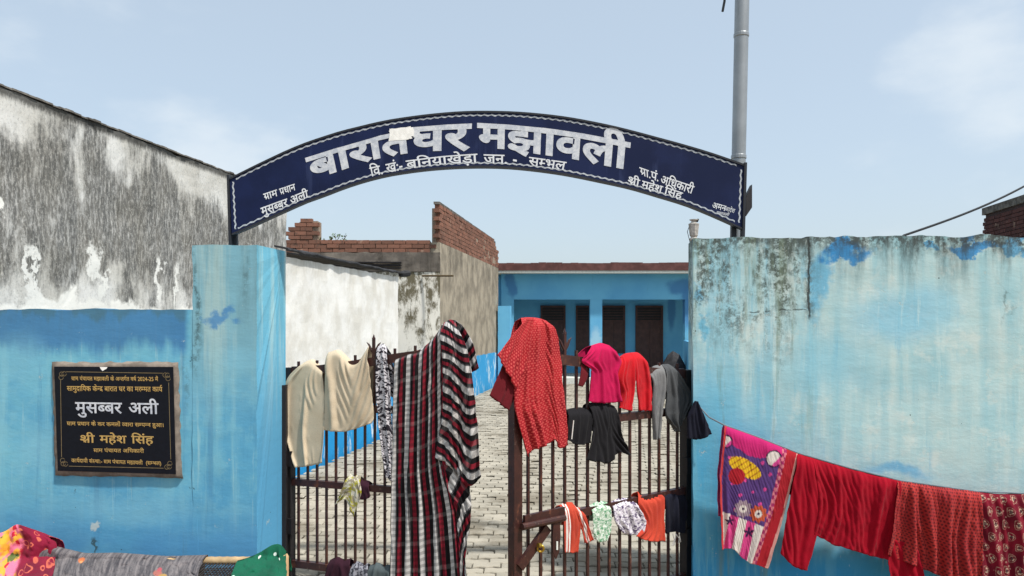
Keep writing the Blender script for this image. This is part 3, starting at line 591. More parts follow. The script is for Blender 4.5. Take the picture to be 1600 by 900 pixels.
for zz_ in (2.75, 3.55): q = pb+dd*(zz_-pb.z); m = MB(); m.lathe((q.x, q.y, q.z), [(.048, 0), (.0495, .004), (.0495, .022), (.048, .026)], 20); m.obj('clamp', M['steel'], h)
MB().tube([pt+Vector((-.03, -.02, .2)), at(1134, -20, YP-.05), at(1132, 2, YP-.05), at(1129, 18, YP-.05)], .008, 6).obj('loose_wire', M['wire'], h)
m = MB(); A, B = at(1412, 368, 6.0), at(1720, 215, 7.5); pts = [A.lerp(B, i/24)+Vector((0, 0, -.10*math.sin(math.pi*i/24)*1.0)) for i in range(25)]
pts = [Vector((wx(1330, 4.72), 4.72, 1.7)), Vector((wx(1380, 5.3), 5.3, 2.12))]+pts; m.tube(pts, .010, 6)
meta(m.obj('overhead_cable', M['wire']), 'black cable sagging down behind the right wall', 'cable')
# ------------------------------------------------------------------ Devanagari lettering
_gl = {}
def glyph(ch, bold):
    k = (ch, bold)
    if k in _gl: return _gl[k]
    def ev(t):
        c = bpy.data.curves.new('glyph', 'FONT'); c.body = t; c.size = 1; c.resolution_u = 3; c.offset = bold
        o = bpy.data.objects.new('glyph', c); S.collection.objects.link(o)
        me = o.to_mesh()
        r = ([(v.co.x, v.co.y) for v in me.vertices], [tuple(p.vertices) for p in me.polygons])
        o.to_mesh_clear(); bpy.data.objects.remove(o); bpy.data.curves.remove(c); return r
    V, Fc = ev(ch)
    a = max(x for x, y in ev(ch+'|')[0])-max(x for x, y in ev('|')[0])
    _gl[k] = (V, Fc, a); return _gl[k]
def cut_right(V, Fc, x1):                                   # half form: clip everything right of x1
    nV = []; nF = []
    for f in Fc:
        P = [V[i] for i in f]; out = []
        for i in range(len(P)):
            a, b = P[i], P[(i+1) % len(P)]
            if a[0] <= x1: out.append(a)
            if (a[0] <= x1) != (b[0] <= x1):
                t = (x1-a[0])/(b[0]-a[0]); out.append((x1, a[1]+t*(b[1]-a[1])))
        if len(out) > 2: k = len(nV); nV += out; nF.append(tuple(range(k, k+len(out))))
    return nV, nF
def layout(text, bold):
    """text in visual order: '~' after a consonant = half form, '^' = reph over the previous letter, '/' = subscript ra stroke; 'ि' typed before its letter"""
    V = []; Fc = []; x = 0; i = 0; cnt = [0]
    def put(gv, gf, dx, sc=1, dy=0):
        cnt[0] += 1; k = len(V); V.extend((a*sc+dx, b*sc+dy, cnt[0] % 3) for a, b in gv); Fc.extend(tuple(q+k for q in f) for f in gf)
    while i < len(text):
        ch = text[i]; nx = text[i+1] if i+1 < len(text) else ''
        if ch == ' ': x += .30
        elif ch == '^':
            gv, gf, _ = glyph('े', bold); k = max(a for a, b in gv)+min(a for a, b in gv); put([(k-a, b) for a, b in gv], [f[::-1] for f in gf], x+.06)
        elif ch == '/': w = .045+bold; put([(-.17, .30+w), (-.17, .30-w), (-.44, .06-w), (-.44, .06+w)], [(0, 1, 2, 3)], x)
        elif ch == 'ि': gv, gf, a = glyph(ch, bold); put(gv, gf, x); x += .262
        else:
            gv, gf, a = glyph(ch, bold)
            if nx == '~': gv, gf = cut_right(gv, gf, a-.185); put(gv, gf, x); x += a-.185; i += 1
            else: put(gv, gf, x); x += a
        i += 1
    return V, Fc, x
def curve(pts):
    pts = [tuple(p) for p in pts]
    def f(u):
        if len(pts) == 2: return (pts[0][0]+(pts[1][0]-pts[0][0])*u, pts[0][1]+(pts[1][1]-pts[0][1])*u)
        x = pts[0][0]+(pts[-1][0]-pts[0][0])*u; i = 0
        while i < len(pts)-2 and x > pts[i+1][0]: i += 1
        p0 = pts[max(i-1, 0)]; p1 = pts[i]; p2 = pts[i+1]; p3 = pts[min(i+2, len(pts)-1)]; t = (x-p1[0])/(p2[0]-p1[0])
        m1 = (p2[1]-p0[1])/(p2[0]-p0[0])*(p2[0]-p1[0]); m2 = (p3[1]-p1[1])/(p3[0]-p1[0])*(p2[0]-p1[0])
        return (x, (2*t**3-3*t*t+1)*p1[1]+(t**3-2*t*t+t)*m1+(-2*t**3+3*t*t)*p2[1]+(t**3-t*t)*m2)
    return f
def write(text, head, base, Y, bold, mat, parent, name='lettering'):
    V, Fc, Wd = layout(text, bold); H = curve(head); B = curve(base); out = []
    for x, y, lay in V:
        u = x/Wd; h_ = H(u); b_ = B(u); t = (y+bold)/(.622+2*bold)
        out.append(at(b_[0]+(h_[0]-b_[0])*t, b_[1]+(h_[1]-b_[1])*t, Y)+Vector((0, -.0002*lay, 0)))
    return mobj(name, out, Fc, mat, parent)
# ------------------------------------------------------------------ arched sign
YS = 4.62
def navy():
    g = G('navy_enamel_board', .5, .2); p = g.pos(); n = g.noise(p, 2.5, 6, .6)
    col = g.mix(g.mr(n, .4, .65), lin(13, 24, 58), lin(18, 31, 70)); col = g.mix(g.ma('MULTIPLY', g.mr(g.noise(g.sc(p, (20, 1, 2)), 1, 5), .58, .72), .3), col, lin(60, 72, 110))
    return g.done(col, n, .05, .004, g.mr(n, .3, .7, .45, .6))
def silver():
    g = G('brushed_silver_letter_paint', .6, .3); p = g.pos(); n = g.noise(p, 30, 5, .75)
    col = g.mix(g.mr(n, .38, .62), lin(206, 209, 213), lin(174, 180, 190)); return g.done(col, n, .1, .002)
M['navy'] = navy(); M['silver'] = silver(); M['white'] = plain('white_letter_paint', lin(214, 218, 222), .6, .3, .08, 30)
M['paper'] = plain('torn_white_paper', lin(236, 235, 230), .9, .1, .1, 30)
topc = curve([(359, 279), (395, 261), (422, 248), (450, 235), (477, 224), (505, 214.5), (532, 206), (560, 199), (587, 192.5), (615, 187), (670, 179.5), (725, 175), (780, 174.7), (826, 177), (884, 183.5), (941, 194), (984, 204), (1027, 215.5), (1071, 227.5), (1114, 240.5), (1163, 257.5)])
botc = curve([(362, 366), (395, 352), (422, 339.5), (450, 327), (477, 315), (505, 305), (532, 294.5), (560, 285), (587, 277.5), (615, 271.5), (670, 264), (725, 260.5), (780, 260.5), (826, 264), (884, 272), (941, 283.5), (984, 293), (1027, 305.5), (1071, 319), (1099, 330), (1128, 342.5), (1160, 357)])
sg = thing('arched_sign', 'navy blue arched name board with silver lettering spanning the gate', 'sign', at(760, 380, YS))
N_ = 48
def strip(f0, f1, Y0, Y1, u0=0, u1=1, n=N_):
    m = MB(); A = []
    for i in range(n+1):
        u = u0+(u1-u0)*i/n; a = f0(u); b = f1(u); A.append([at(a[0], a[1], Y0), at(b[0], b[1], Y0), at(a[0], a[1], Y0)+Vector((0, Y1-Y0, 0)), at(b[0], b[1], Y0)+Vector((0, Y1-Y0, 0))])
    for i in range(n):
        a, b = A[i], A[i+1]; m.add(a+b, [(0, 1, 5, 4), (2, 6, 7, 3), (0, 4, 6, 2), (1, 3, 7, 5)]+([(0, 2, 3, 1)] if i == 0 else [])+([(4, 5, 7, 6)] if i == n-1 else []))
    return m
strip(topc, botc, YS, YS+.028).obj('board', M['navy'], sg)
off = lambda f, d: (lambda u: (f(u)[0], f(u)[1]+d))
M['frame'] = plain('black_frame_iron', lin(34, 36, 42), .5, .4, .15, 20)
strip(off(topc, -1.5), off(topc, 1.5), YS-.006, YS+.034).obj('frame_strip', M['frame'], sg); strip(off(botc, -1.5), off(botc, 1.5), YS-.006, YS+.034).obj('frame_strip', M['frame'], sg)
MB().beam(at(358, 274, YS+.014), at(361, 383, YS+.014), .014, .046, (0, 1, 0)).obj('post', M['frame'], sg)
MB().beam(at(1163.5, 255, YS+.014), at(1160, 373, YS+.014), .016, .05, (0, 1, 0)).obj('post', M['frame'], sg)
MB().beam(at(1146, 345, YS+.06), at(1146, 374, YS+.06), .03, .03, (0, 1, 0)).obj('post', M['frame'], sg)
MB().beam(at(368, 340, YS+.05), at(368, 383, YS+.05), .026, .026, (0, 1, 0)).obj('post', M['frame'], sg)
def wavy(f, d, u0, u1, n, amp=.8, w=1.15):
    m = MB(); V = []; Fc = []
    for i in range(n*4+1):
        u = u0+(u1-u0)*i/(n*4); x, y = f(u); k = amp*math.sin(i*math.pi/2); ww = w*(1+.25*math.cos(i*math.pi/2))
        V += [at(x, y+d+k-ww, YS-.001), at(x, y+d+k+ww, YS-.001)]
        if i: Fc.append((2*i-2, 2*i-1, 2*i+1, 2*i))
    return V, Fc
M['ropep'] = plain('grey_rope_paint', lin(176, 182, 188), .6, .3, .25, 60)
mobj('border_rope', *wavy(topc, 5.5, .012, .985, 70), M['ropep'], sg); mobj('border_rope', *wavy(botc, -5.5, .012, .985, 70), M['ropep'], sg)
for (x0, y0, x1, y1) in ((364, 284, 368, 358), (1158, 265, 1155, 348)):
    V = []; Fc = []
    for i in range(29):
        t = i/28; k = .8*math.sin(i*math.pi/2); V += [at(x0+(x1-x0)*t+k-1.2, y0+(y1-y0)*t, YS-.0013), at(x0+(x1-x0)*t+k+1.2, y0+(y1-y0)*t, YS-.0013)]
        if i: Fc.append((2*i-2, 2*i, 2*i+1, 2*i-1))
    mobj('border_rope', V, Fc, M['ropep'], sg)
YT = YS-.0016
write('बारात', [(479, 246), (520, 233), (560, 222), (600, 210), (637, 202)], [(488, 280), (513, 273), (534, 266), (579, 251), (616, 243), (641, 239)], YT, .034, M['silver'], sg)
write('घर', [(641, 199), (690, 195), (733, 193)], [(642, 238), (680, 236), (731, 235)], YT, .034, M['silver'], sg)
write('मझावली', [(748, 192), (800, 195), (860, 201), (920, 210), (982, 222)], [(748, 232), (786, 233), (841, 241), (897, 249), (940, 258), (978, 265)], YT, .034, M['silver'], sg)
write('विखं'.replace('वि', 'िव.'+' ')+':-', [(577, 262), (628, 251)], [(580, 276), (630, 265)], YT, .012, M['white'], sg)
write('बिनयाखेड़ा', [(634, 251), (690, 244), (745, 240)], [(636, 264), (690, 257), (746, 254)], YT, .014, M['white'], sg)
write('जन.', [(756, 241), (793, 242)], [(756, 255), (793, 256)], YT, .014, M['white'], sg)
write('-', [(801, 240), (808, 241)], [(801, 256), (808, 257)], YT, .014, M['white'], sg)
write('सम~भल', [(827, 245), (885, 253)], [(826, 258), (882, 266)], YT, .014, M['white'], sg)
write('ग/ाम', [(411, 303), (432, 296)], [(414, 313), (434, 306)], YT, .014, M['white'], sg)
write('प/धान', [(436, 295), (460, 287)], [(438, 305), (462, 297)], YT, .014, M['white'], sg)
write('मुसब~बर', [(407, 325), (448, 310)], [(410, 337), (450, 321)], YT, .016, M['white'], sg)
write('अली', [(452, 308), (480, 297)], [(455, 320), (482, 308)], YT, .016, M['white'], sg)
write('ग/ा.पं.', [(999, 261), (1031, 272)], [(1001, 273), (1029, 284)], YT, .014, M['white'], sg)
write('अिधकारी', [(1034, 274), (1085, 291)], [(1031, 286), (1081, 303)], YT, .014, M['white'], sg)
write('श/ी', [(982, 275), (1000, 281)], [(980, 286), (998, 292)], YT, .016, M['white'], sg)
write('महेश', [(1004, 282), (1036, 291)], [(1002, 293), (1033, 302)], YT, .016, M['white'], sg)
write('िसंह', [(1040, 292), (1067, 301)], [(1037, 303), (1064, 311)], YT, .016, M['white'], sg)
write('अमन', [(1114, 316), (1135, 322)], [(1112, 325), (1133, 330)], YT, .012, M['white'], sg)
write('आदेश', [(1134, 323), (1149, 327)], [(1132, 329), (1147, 333)], YT, .004, M['white'], sg)
write('मझावली', [(1120, 330), (1140, 334)], [(1119, 334), (1138, 338)], YT, .002, M['white'], sg)
rr = random.Random(2); P = []
for i in range(40):
    a = 2*math.pi*i/40; cx, cy = 19*abs(math.cos(a))**.4*math.copysign(1, math.cos(a)), 10*abs(math.sin(a))**.4*math.copysign(1, math.sin(a)); k = 1+rr.uniform(-.10, .10); P.append(at(626+cx*k, 209-cx*.10+cy*k, YS-.0030))
MB().prism(P, (0, .001, 0)).obj('torn_paper', M['paper'], sg)
# ------------------------------------------------------------------ dedication plaque
zp = lambda x, y: (x/4.284+60, y/4.284+550)
pq = thing('dedication_plaque', 'black stone dedication plaque with gold and silver Hindi lettering set in the wall', 'plaque', at(182, 745, YF))
c4 = [zp(105, 98), zp(900, 100), zp(918, 818), zp(130, 795)]; o4 = [zp(88, 62), zp(945, 60), zp(975, 850), zp(108, 832)]
m = MB(); V = []; Fc = []; n = 22; rr = random.Random(5)
def lerp2(a, b, t): return (a[0]+(b[0]-a[0])*t, a[1]+(b[1]-a[1])*t)
for e in range(4):
    for i in range(n):
        t = i/n; q = lerp2(o4[e], o4[(e+1) % 4], t); p = lerp2(c4[e], c4[(e+1) % 4], t); j = rr.uniform(-1.8, 1.8); mid = lerp2(q, p, .5); dx, dy = q[0]-p[0], q[1]-p[1]; l = math.hypot(dx, dy)
        q2 = (q[0]+dx/l*j, q[1]+dy/l*j); m2 = (mid[0]+rr.uniform(-.8, .8), mid[1]+rr.uniform(-.8, .8))
        V += [at(q2[0], q2[1], YF+.012), at(m2[0], m2[1], YF-.022+rr.uniform(-.005, .004)), at(p[0], p[1], YF-.024)]
for i in range(4*n):
    a = 3*i; b = 3*((i+1) % (4*n)); Fc += [(a, b, b+1, a+1), (a+1, b+1, b+2, a+2)]
mobj('mortar_surround', V, Fc, M['mortard'], pq, smooth=True)
M['granite'] = plain('polished_black_stone', lin(12, 17, 27), .45, .2, .15, 40, 0, .03); M['gold'] = plain('gold_letter_paint', lin(182, 150, 88), .55, .3, .15, 60); M['goldd'] = plain('dull_gold_line', lin(132, 116, 84), .6, .3, .1, 60)
MB().hexa([at(*c4[i], YF-.03)+Vector((0, d, 0)) for d in (0, .035) for i in (3, 2, 1, 0)]).obj('slab', M['granite'], pq)
YQ = YF-.0312
def pl(text, x0, x1, h0, h1, b0, b1, bold, mat): write(text, [zp(x0, h0), zp(x1, h1)], [zp(x0+2, b0), zp(x1+2, b1)], YQ, bold, mat, pq)
pl('ग/ाम पंचायत मझावली के अन~तग^त वष^ 2024-25 में', 220, 800, 165, 170, 190, 195, .014, M['gold'])
pl('सामुदाियक केन~द/ बारात घर का मरम~मत काय^', 190, 828, 228, 234, 260, 266, .016, M['gold'])
pl('मुसब~बर', 247, 555, 335, 340, 408, 412, .016, M['silver']); pl('अली', 602, 800, 340, 343, 412, 416, .016, M['silver'])
pl('ग/ाम प/धान के कर कमलों द~वारा सम~पन~न हुआ।', 190, 840, 466, 478, 491, 503, .014, M['gold'])
pl('श/ी', 276, 374, 556, 558, 606, 608, .016, M['gold']); pl('महेश', 410, 586, 558, 561, 608, 612, .016, M['gold']); pl('िसंह', 622, 768, 561, 564, 612, 616, .016, M['gold'])
pl('ग/ाम पंचायत अिधकारी', 368, 705, 646, 651, 670, 675, .014, M['gold'])
pl('काय^दायी संस~था:- ग/ाम पंचायत मझावली  (सम~भल)', 220, 822, 714, 734, 738, 758, .014, M['gold'])
def line(pts, w=1.6):
    m = MB()
    for a, b in zip(pts, pts[1:]):
        d = Vector((b[0]-a[0], b[1]-a[1])); d.normalize(); n_ = Vector((-d.y, d.x))*w
        m.add([at(*zp(a[0]+n_.x, a[1]+n_.y), YQ), at(*zp(a[0]-n_.x, a[1]-n_.y), YQ), at(*zp(b[0]-n_.x, b[1]-n_.y), YQ), at(*zp(b[0]+n_.x, b[1]+n_.y), YQ)], [(0, 1, 2, 3)])
    return m.obj('border_line', M['goldd'], pq)
line([(186, 132), (832, 142)]); line([(872, 205), (886, 718)]); line([(838, 778), (204, 764)]); line([(155, 704), (148, 188)])
def arc(cx, cy, r, a0, a1): return [(cx+r*math.cos(R(a0+(a1-a0)*i/12)), cy+r*math.sin(R(a0+(a1-a0)*i/12))) for i in range(13)]
for cx, cy, sx, sy in ((148, 140, 1, 1), (872, 148, -1, 1), (884, 776, -1, -1), (158, 756, 1, -1)):
    for (dx, dy) in ((24, 6), (4, 30), (8, 8)): line(arc(cx+dx*sx, cy+dy*sy, 15, 0, 330), 1.4)
m = MB(); m.prism([at(*zp(*q), YQ) for q in ((410, 100), (462, 101), (456, 112), (440, 120), (430, 127), (418, 115))], (0, .001, 0)); m.obj('paint_drip', M['paper'], pq)
# ------------------------------------------------------------------ gate leaves
ZT, ZU, ZM, ZL = 1.46, 1.13, .634, .10
class Plane:
    def __init__(s, a, b):
        s.a = Vector((a[0], a[1])); s.e = (Vector((b[0], b[1]))-s.a); s.L = s.e.length; s.e.normalize(); s.n = Vector((s.e.y, -s.e.x))
        if s.n.y > 0: s.n = -s.n
    def uv(s, px, py):                                       # photograph pixel -> (distance along, height) on this upright plane
        k = (px-CX)/F; d = Vector((k, 1)); den = d.dot(s.n); Y = s.a.dot(s.n)/den; p = d*Y; return ((p-s.a).dot(s.e), EYE+(HY-py)/F*Y)
    def w(s, u, z, o=0): p = s.a+s.e*u+s.n*o; return Vector((p.x, p.y, z))
PR = Plane((1.083, 4.60), (.016, 3.76)); PLf = Plane((-1.46, 4.85), (-.33, 4.465))
def worn_iron():
    g = G('worn_brown_gate_paint', .5, .4); p = g.pos(); n = g.noise(p, 16, 6, .7); col = g.mix(g.mr(n, .35, .65), lin(66, 36, 31), lin(50, 28, 26))
    r = g.mr(g.noise(g.sc(p, (24, 24, 10)), 1, 6, .75), .56, .66); col = g.mix(g.ma('MULTIPLY', r, .65), col, lin(112, 66, 44)); d = g.mr(g.noise(g.add(p, (4, 1, 2)), 40, 5, .75), .64, .68); col = g.mix(g.ma('MULTIPLY', d, .6), col, lin(140, 122, 108))
    return g.done(col, n, .2, .004, g.mr(r, 0, 1, .42, .85))
M['iron'] = worn_iron()
rodm = MB().box(-.0068, .0068, -.0068, .0068, 0, 1); rod_me = bpy.data.meshes.new('bar'); rod_me.from_pydata([tuple(v) for v in rodm.V], [], rodm.F); rod_me.materials.append(M['iron'])
def leaf_gate(P, label, nb, tops, fins, dk):
    g = thing('gate_leaf', label, 'gate', P.w(0, 0), 'pair of iron gate leaves'); up = Vector((P.n.x, P.n.y, 0)); Lg = P.L
    MB().beam(P.w(0, -.0), P.w(0, 1.38), .055, .055, up).obj('hinge_stile', M['dark'] if dk else M['iron'], g)
    MB().beam(P.w(Lg, .02), P.w(Lg, 1.50), .052, .052, up).obj('lock_stile', M['iron'], g)
    zt = lambda u: 1.36+.13*sm(0, 1, u/Lg)
    m = MB(); k = 12
    for i in range(k): u0 = .028+(Lg-.055)*i/k; u1 = .028+(Lg-.055)*(i+1)/k; m.beam(P.w(u0, zt(u0)), P.w(u1, zt(u1)), .034, .055, (0, 0, 1))
    m.obj('top_rail', M['iron'], g)
    for z, hh in ((ZU, .045), (ZM, .042), (ZL, .045)): MB().beam(P.w(.028, z), P.w(Lg-.027, z), .036, hh).obj('rail', M['iron'], g)
    ang = math.atan2(P.e.y, P.e.x)
    for i in range(1, nb+1):
        u = Lg*i/(nb+1); o = inst('bar', rod_me, g, P.w(u, .1), (0, 0, ang), (1, 1, zt(u)-.1+(.06 if i % 2 else 0)))
    MB().beam(P.w(.0, .74, .03), P.w(.0, .84, .03), .09, .03, up).obj('hinge', M['dark'], g); MB().beam(P.w(0, .3, .03), P.w(0, .4, .03), .09, .03, up).obj('hinge', M['dark'], g)
    for u in fins:
        z = zt(u)+.02; m = MB(); m.beam(P.w(u, z), P.w(u, z+.13), .016, .016, up)
        for sg_ in (-1, 1): m.tube([P.w(u, z+.03), P.w(u+sg_*.018, z+.055), P.w(u+sg_*.034, z+.085), P.w(u+sg_*.05, z+.10)], [.009, .009, .007, .002], 6)
        m.tube([P.w(u, z+.12), P.w(u, z+.15)], [.012, .002], 6); m.obj('finial', M['iron'], g)
    return g
uf = lambda P, px: P.uv(px, 600)[0]
gr = leaf_gate(PR, 'brown iron gate leaf with sliding bolt, swung outward on the right', 15, 0, [uf(PR, x) for x in (882,)], 1)
gl = leaf_gate(PLf, 'brown iron gate leaf under the plaid cloth on the left', 16, 0, [uf(PLf, x) for x in (584,)], 1)
# bolt, brace, hasp and padlock on the right leaf
q = lambda px, py, o: PR.w(*PR.uv(px, py), o)
MB().tube([q(806, 820, .05), q(872, 806, .05)], .018, 10).obj('bolt', M['iron'], gr)
MB().beam(q(812, 811, .035), q(874, 797, .035), .02, .05).obj('bolt_channel', M['iron'], gr)
MB().beam(q(806, 884, .03), q(850, 822, .03), .02, .05).obj('brace', M['iron'], gr)
m = MB(); V = [q(*z_, .05) for z_ in ((854, 814), (864, 812), (865, 832), (863, 858), (858, 870), (853, 858), (853, 832))]; m.prism(V, Vector((PR.n.x, PR.n.y, 0))*.006); m.obj('hasp', M['iron'], gr)
m = MB(); V = [q(*z_, .058) for z_ in ((857.5, 842), (860, 842), (860, 855), (857.5, 855))]; m.prism(V, Vector((PR.n.x, PR.n.y, 0))*.003); m.obj('slot', M['cream'], gr)
m = MB(); cc = q(833, 853, .06); pts = [cc+Vector((.016*math.cos(a), 0, .016*math.sin(a))) for a in [2*math.pi*i/14 for i in range(15)]]; m.tube(pts, .006, 6); m.obj('ring', M['brass'], gr)
m = MB(); m.tube([q(829, 848, .06), q(833, 848, .06)], .012, 8); m.obj('knob', M['brass'], gr)
MB().beam(PR.w(-.03, ZT-.25, .0), PR.w(-.03, .5, .0), .03, .05).obj('lock_plate', M['dark'], gr)
m = MB(); p_ = Vector((-1.487, 4.80, 0)); m.beam(p_, p_+Vector((0, 0, 1.27)), .055, .06, (0, 1, 0)); meta(m.obj('gate_post', M['dark']), 'black iron post against the left pillar that carries the gate hinges', 'post')
# ------------------------------------------------------------------ fabrics
def weave(g, col, k=.35, sc=260, sheen=.25):
    u = g.uv(); n = g.noise(g.sc(u, (sc, sc, 1)), 1, 3, .7); w_ = g.noise(g.sc(u, (9, 9, 1)), 1, 4, .6)
    col = g.mix(g.ma('MULTIPLY', g.mr(n, .35, .65), .22), col, (0, 0, 0, 1)); g.b.inputs['Sheen Weight'].default_value = sheen*.12; g.b.inputs['Sheen Roughness'].default_value = .5
    return g.done(col, g.ma('ADD', w_, g.ma('MULTIPLY', n, .3)), k, .006)
def fab(name, c, c2=None, sheen=.2, k=.35):
    g = G(name, .92, .15); u = g.uv(); n = g.noise(u, 7, 4); c2 = c2 or tuple(x*.75 for x in c[:3])+(1,)
    return weave(g, g.mix(g.mr(n, .35, .7), c, c2), k, 260, sheen)
def stripes(g, x, period, bands, base):
    f = g.ma('FRACT', g.ma('DIVIDE', x, period)); col = base
    for a, b, c in bands:
        m = g.ma('MULTIPLY', g.mr(f, a-.012, a+.012), g.mr(f, b+.012, b-.012)); col = g.mix(m, col, c)
    return col
def plaid():
    g = G('red_black_white_plaid', .92, .15); u = g.sep(g.uv()); K = lin(24, 22, 24); W = lin(206, 203, 200); RD = lin(134, 30, 46); GY = lin(92, 90, 92)
    col = stripes(g, u[0], .094, [(.03, .35, W), (.35, .41, GY), (.55, .78, RD)], K)
    f = g.ma('FRACT', g.ma('DIVIDE', u[1], .036)); dk = g.ma('MULTIPLY', g.mr(f, .42, .46), g.mr(f, .98, .94))
    f2 = g.ma('FRACT', g.ma('DIVIDE', u[1], .150)); lt = g.ma('MULTIPLY', g.mr(f2, .10, .14), g.mr(f2, .30, .26))
    col = g.mix(g.ma('MULTIPLY', dk, .38), col, K); col = g.mix(g.ma('MULTIPLY', lt, .08), col, W)
    return weave(g, col, .25)
def dotted(name, a, b, c, scale=62):
    g = G(name, .8, .25); u = g.uv(); col = g.mix(g.mr(g.noise(u, 5, 3), .35, .65), a, b)
    v = g.sep(g.sc(u, (scale, scale, 1))); row = g.ma('FLOOR', v[1]); x = g.ma('ADD', v[0], g.ma('MULTIPLY', g.ma('MODULO', row, 2), .5))
    dx = g.ma('SUBTRACT', g.ma('FRACT', x), .5); dy = g.ma('SUBTRACT', g.ma('FRACT', v[1]), .5); d = g.ma('SQRT', g.ma('ADD', g.ma('MULTIPLY', dx, dx), g.ma('MULTIPLY', dy, dy)))
    col = g.mix(g.mr(d, .36, .26), col, c); return weave(g, col, .4)
def printed(name, cols, scale=60, thr=(.45, .55)):
    g = G(name, .92, .15); u = g.uv(); col = cols[0]
    for i, c in enumerate(cols[1:]):
        n = g.noise(g.add(u, (i*3.1, i*1.7, 0)), scale*(1+.3*i), 3, .6, .6); col = g.mix(g.mr(n, thr[0]+.03*i, thr[1]+.03*i), col, c)
    return weave(g, col, .3)
def side_stripe():
    g = G('orange_tracksuit_cloth', .85, .2); u = g.sep(g.uv()); W = lin(226, 222, 216); OR = lin(190, 70, 48)
    m = None; col = g.mix(g.mr(g.noise(g.uv(), 8, 3), .35, .65), OR, lin(170, 58, 42))
    for a, b in ((.018, .026), (.031, .039)): col = g.mix(g.ma('MULTIPLY', g.mr(u[0], a-.001, a+.001), g.mr(u[0], b+.001, b-.001)), col, W)
    return weave(g, col, .3)
def polka(name, a, c, scale=22, r=.2):
    g = G(name, .9, .2); u = g.uv(); d = g.vor(u, scale, rnd=.75); col = g.mix(g.mr(d, r, r*.75), g.mix(g.mr(g.noise(u, 6, 3), .35, .65), a, tuple(x*.7 for x in a[:3])+(1,)), c); return weave(g, col, .3)
def floral():
    g = G('crimson_floral_quilt', .9, .2); u = g.uv(); col = g.mix(g.mr(g.noise(u, 5, 3), .4, .6), lin(132, 24, 52), lin(104, 18, 42))
    d = g.vor(g.add(u, g.sc(g.noise(u, 6, 3, col=True), (.10, .10, 0))), 24); ring = g.ma('MULTIPLY', g.mr(d, .26, .30), g.mr(d, .40, .36)); col = g.mix(g.ma('MULTIPLY', ring, .75), col, lin(214, 110, 84))
    x = g.sep(u)[0]; b = g.noise(u, 7, 4, .5, .4); edge = g.mr(g.ma('ADD', x, g.ma('MULTIPLY', b, .08)), .40, .37)
    pk = g.mix(g.mr(g.noise(u, 13, 3), .45, .55), lin(226, 120, 150), lin(226, 170, 60)); pk = g.mix(g.mr(g.noise(u, 17, 3, .5, .4), .58, .62), pk, lin(196, 36, 60)); pk = g.mix(g.mr(g.noise(g.add(u, (5, 5, 0)), 12, 3), .62, .66), pk, lin(96, 110, 60))
    return weave(g, g.mix(edge, col, pk), .3)
def paisley():
    g = G('maroon_paisley_print', .9, .2); u = g.uv(); base = g.mix(g.mr(g.noise(u, 6, 3), .35, .65), lin(126, 14, 38), lin(96, 10, 32))
    v = g.sc(u, (16.5, 14.5, 1)); vs = g.sep(v); row = g.ma('FLOOR', vs[1]); x = g.ma('ADD', vs[0], g.ma('MULTIPLY', g.ma('MODULO', row, 2), .5))
    dx = g.ma('SUBTRACT', g.ma('FRACT', x), .5); dy = g.ma('SUBTRACT', g.ma('FRACT', vs[1]), .5); dx = g.ma('ADD', dx, g.ma('MULTIPLY', dy, g.ma('MULTIPLY', dy, .9)))
    d = g.ma('SQRT', g.ma('ADD', g.ma('MULTIPLY', g.ma('MULTIPLY', dx, dx), 1.9), g.ma('MULTIPLY', dy, dy)))
    ln = g.ma('MULTIPLY', g.mr(d, .42, .38), g.mr(d, .30, .35)); inner = g.mr(d, .27, .22)
    tx = g.mr(g.noise(g.sc(u, (70, 70, 1)), 1, 3, .6, .5), .46, .54)
    col = g.mix(g.ma('MULTIPLY', g.ma('MULTIPLY', ln, g.mr(tx, 0, 1, .35, 1)), .7), base, lin(190, 156, 136)); col = g.mix(g.ma('MULTIPLY', inner, tx), col, lin(196, 168, 144)); col = g.mix(g.ma('MULTIPLY', g.mr(d, .16, .10), .8), col, lin(64, 44, 52))
    dot = g.vor(u, 30); col = g.mix(g.ma('MULTIPLY', g.ma('MULTIPLY', g.mr(dot, .20, .14), g.mr(d, .45, .5)), .6), col, lin(200, 160, 140))
    return weave(g, col, .3)
def lace():
    g = G('black_white_print_scarf', .92, .15); u = g.uv(); n = g.noise(u, 55, 3, .6, 1.0); col = g.mix(g.mr(n, .48, .53), lin(214, 210, 214), lin(44, 40, 48)); return weave(g, col, .3)
def tweed():
    g = G('grey_shawl_cloth', .95, .1); u = g.uv(); st = g.noise(g.sc(u, (46, 7, 1)), 1, 5, .7); col = g.mix(g.mr(st, .36, .64), lin(74, 72, 76), lin(128, 122, 122))
    col = g.mix(g.ma('MULTIPLY', g.mr(g.noise(u, 60, 3), .55, .65), .4), col, lin(60, 56, 60))
    s_ = g.sep(u); w = (s_[0], s_[1])
    for x, y, r, c in ((.27, .035, .024, lin(196, 110, 64)), (.275, .045, .012, lin(214, 150, 100)), (.70, .10, .034, lin(176, 104, 92)), (.735, .12, .026, lin(186, 150, 84)), (.71, .075, .016, lin(184, 84, 92))):
        col = g.mix(g.ma('MULTIPLY', g.blob(w, x, y, r, r*.8, .35), .85), col, c)
    return weave(g, col, .4)
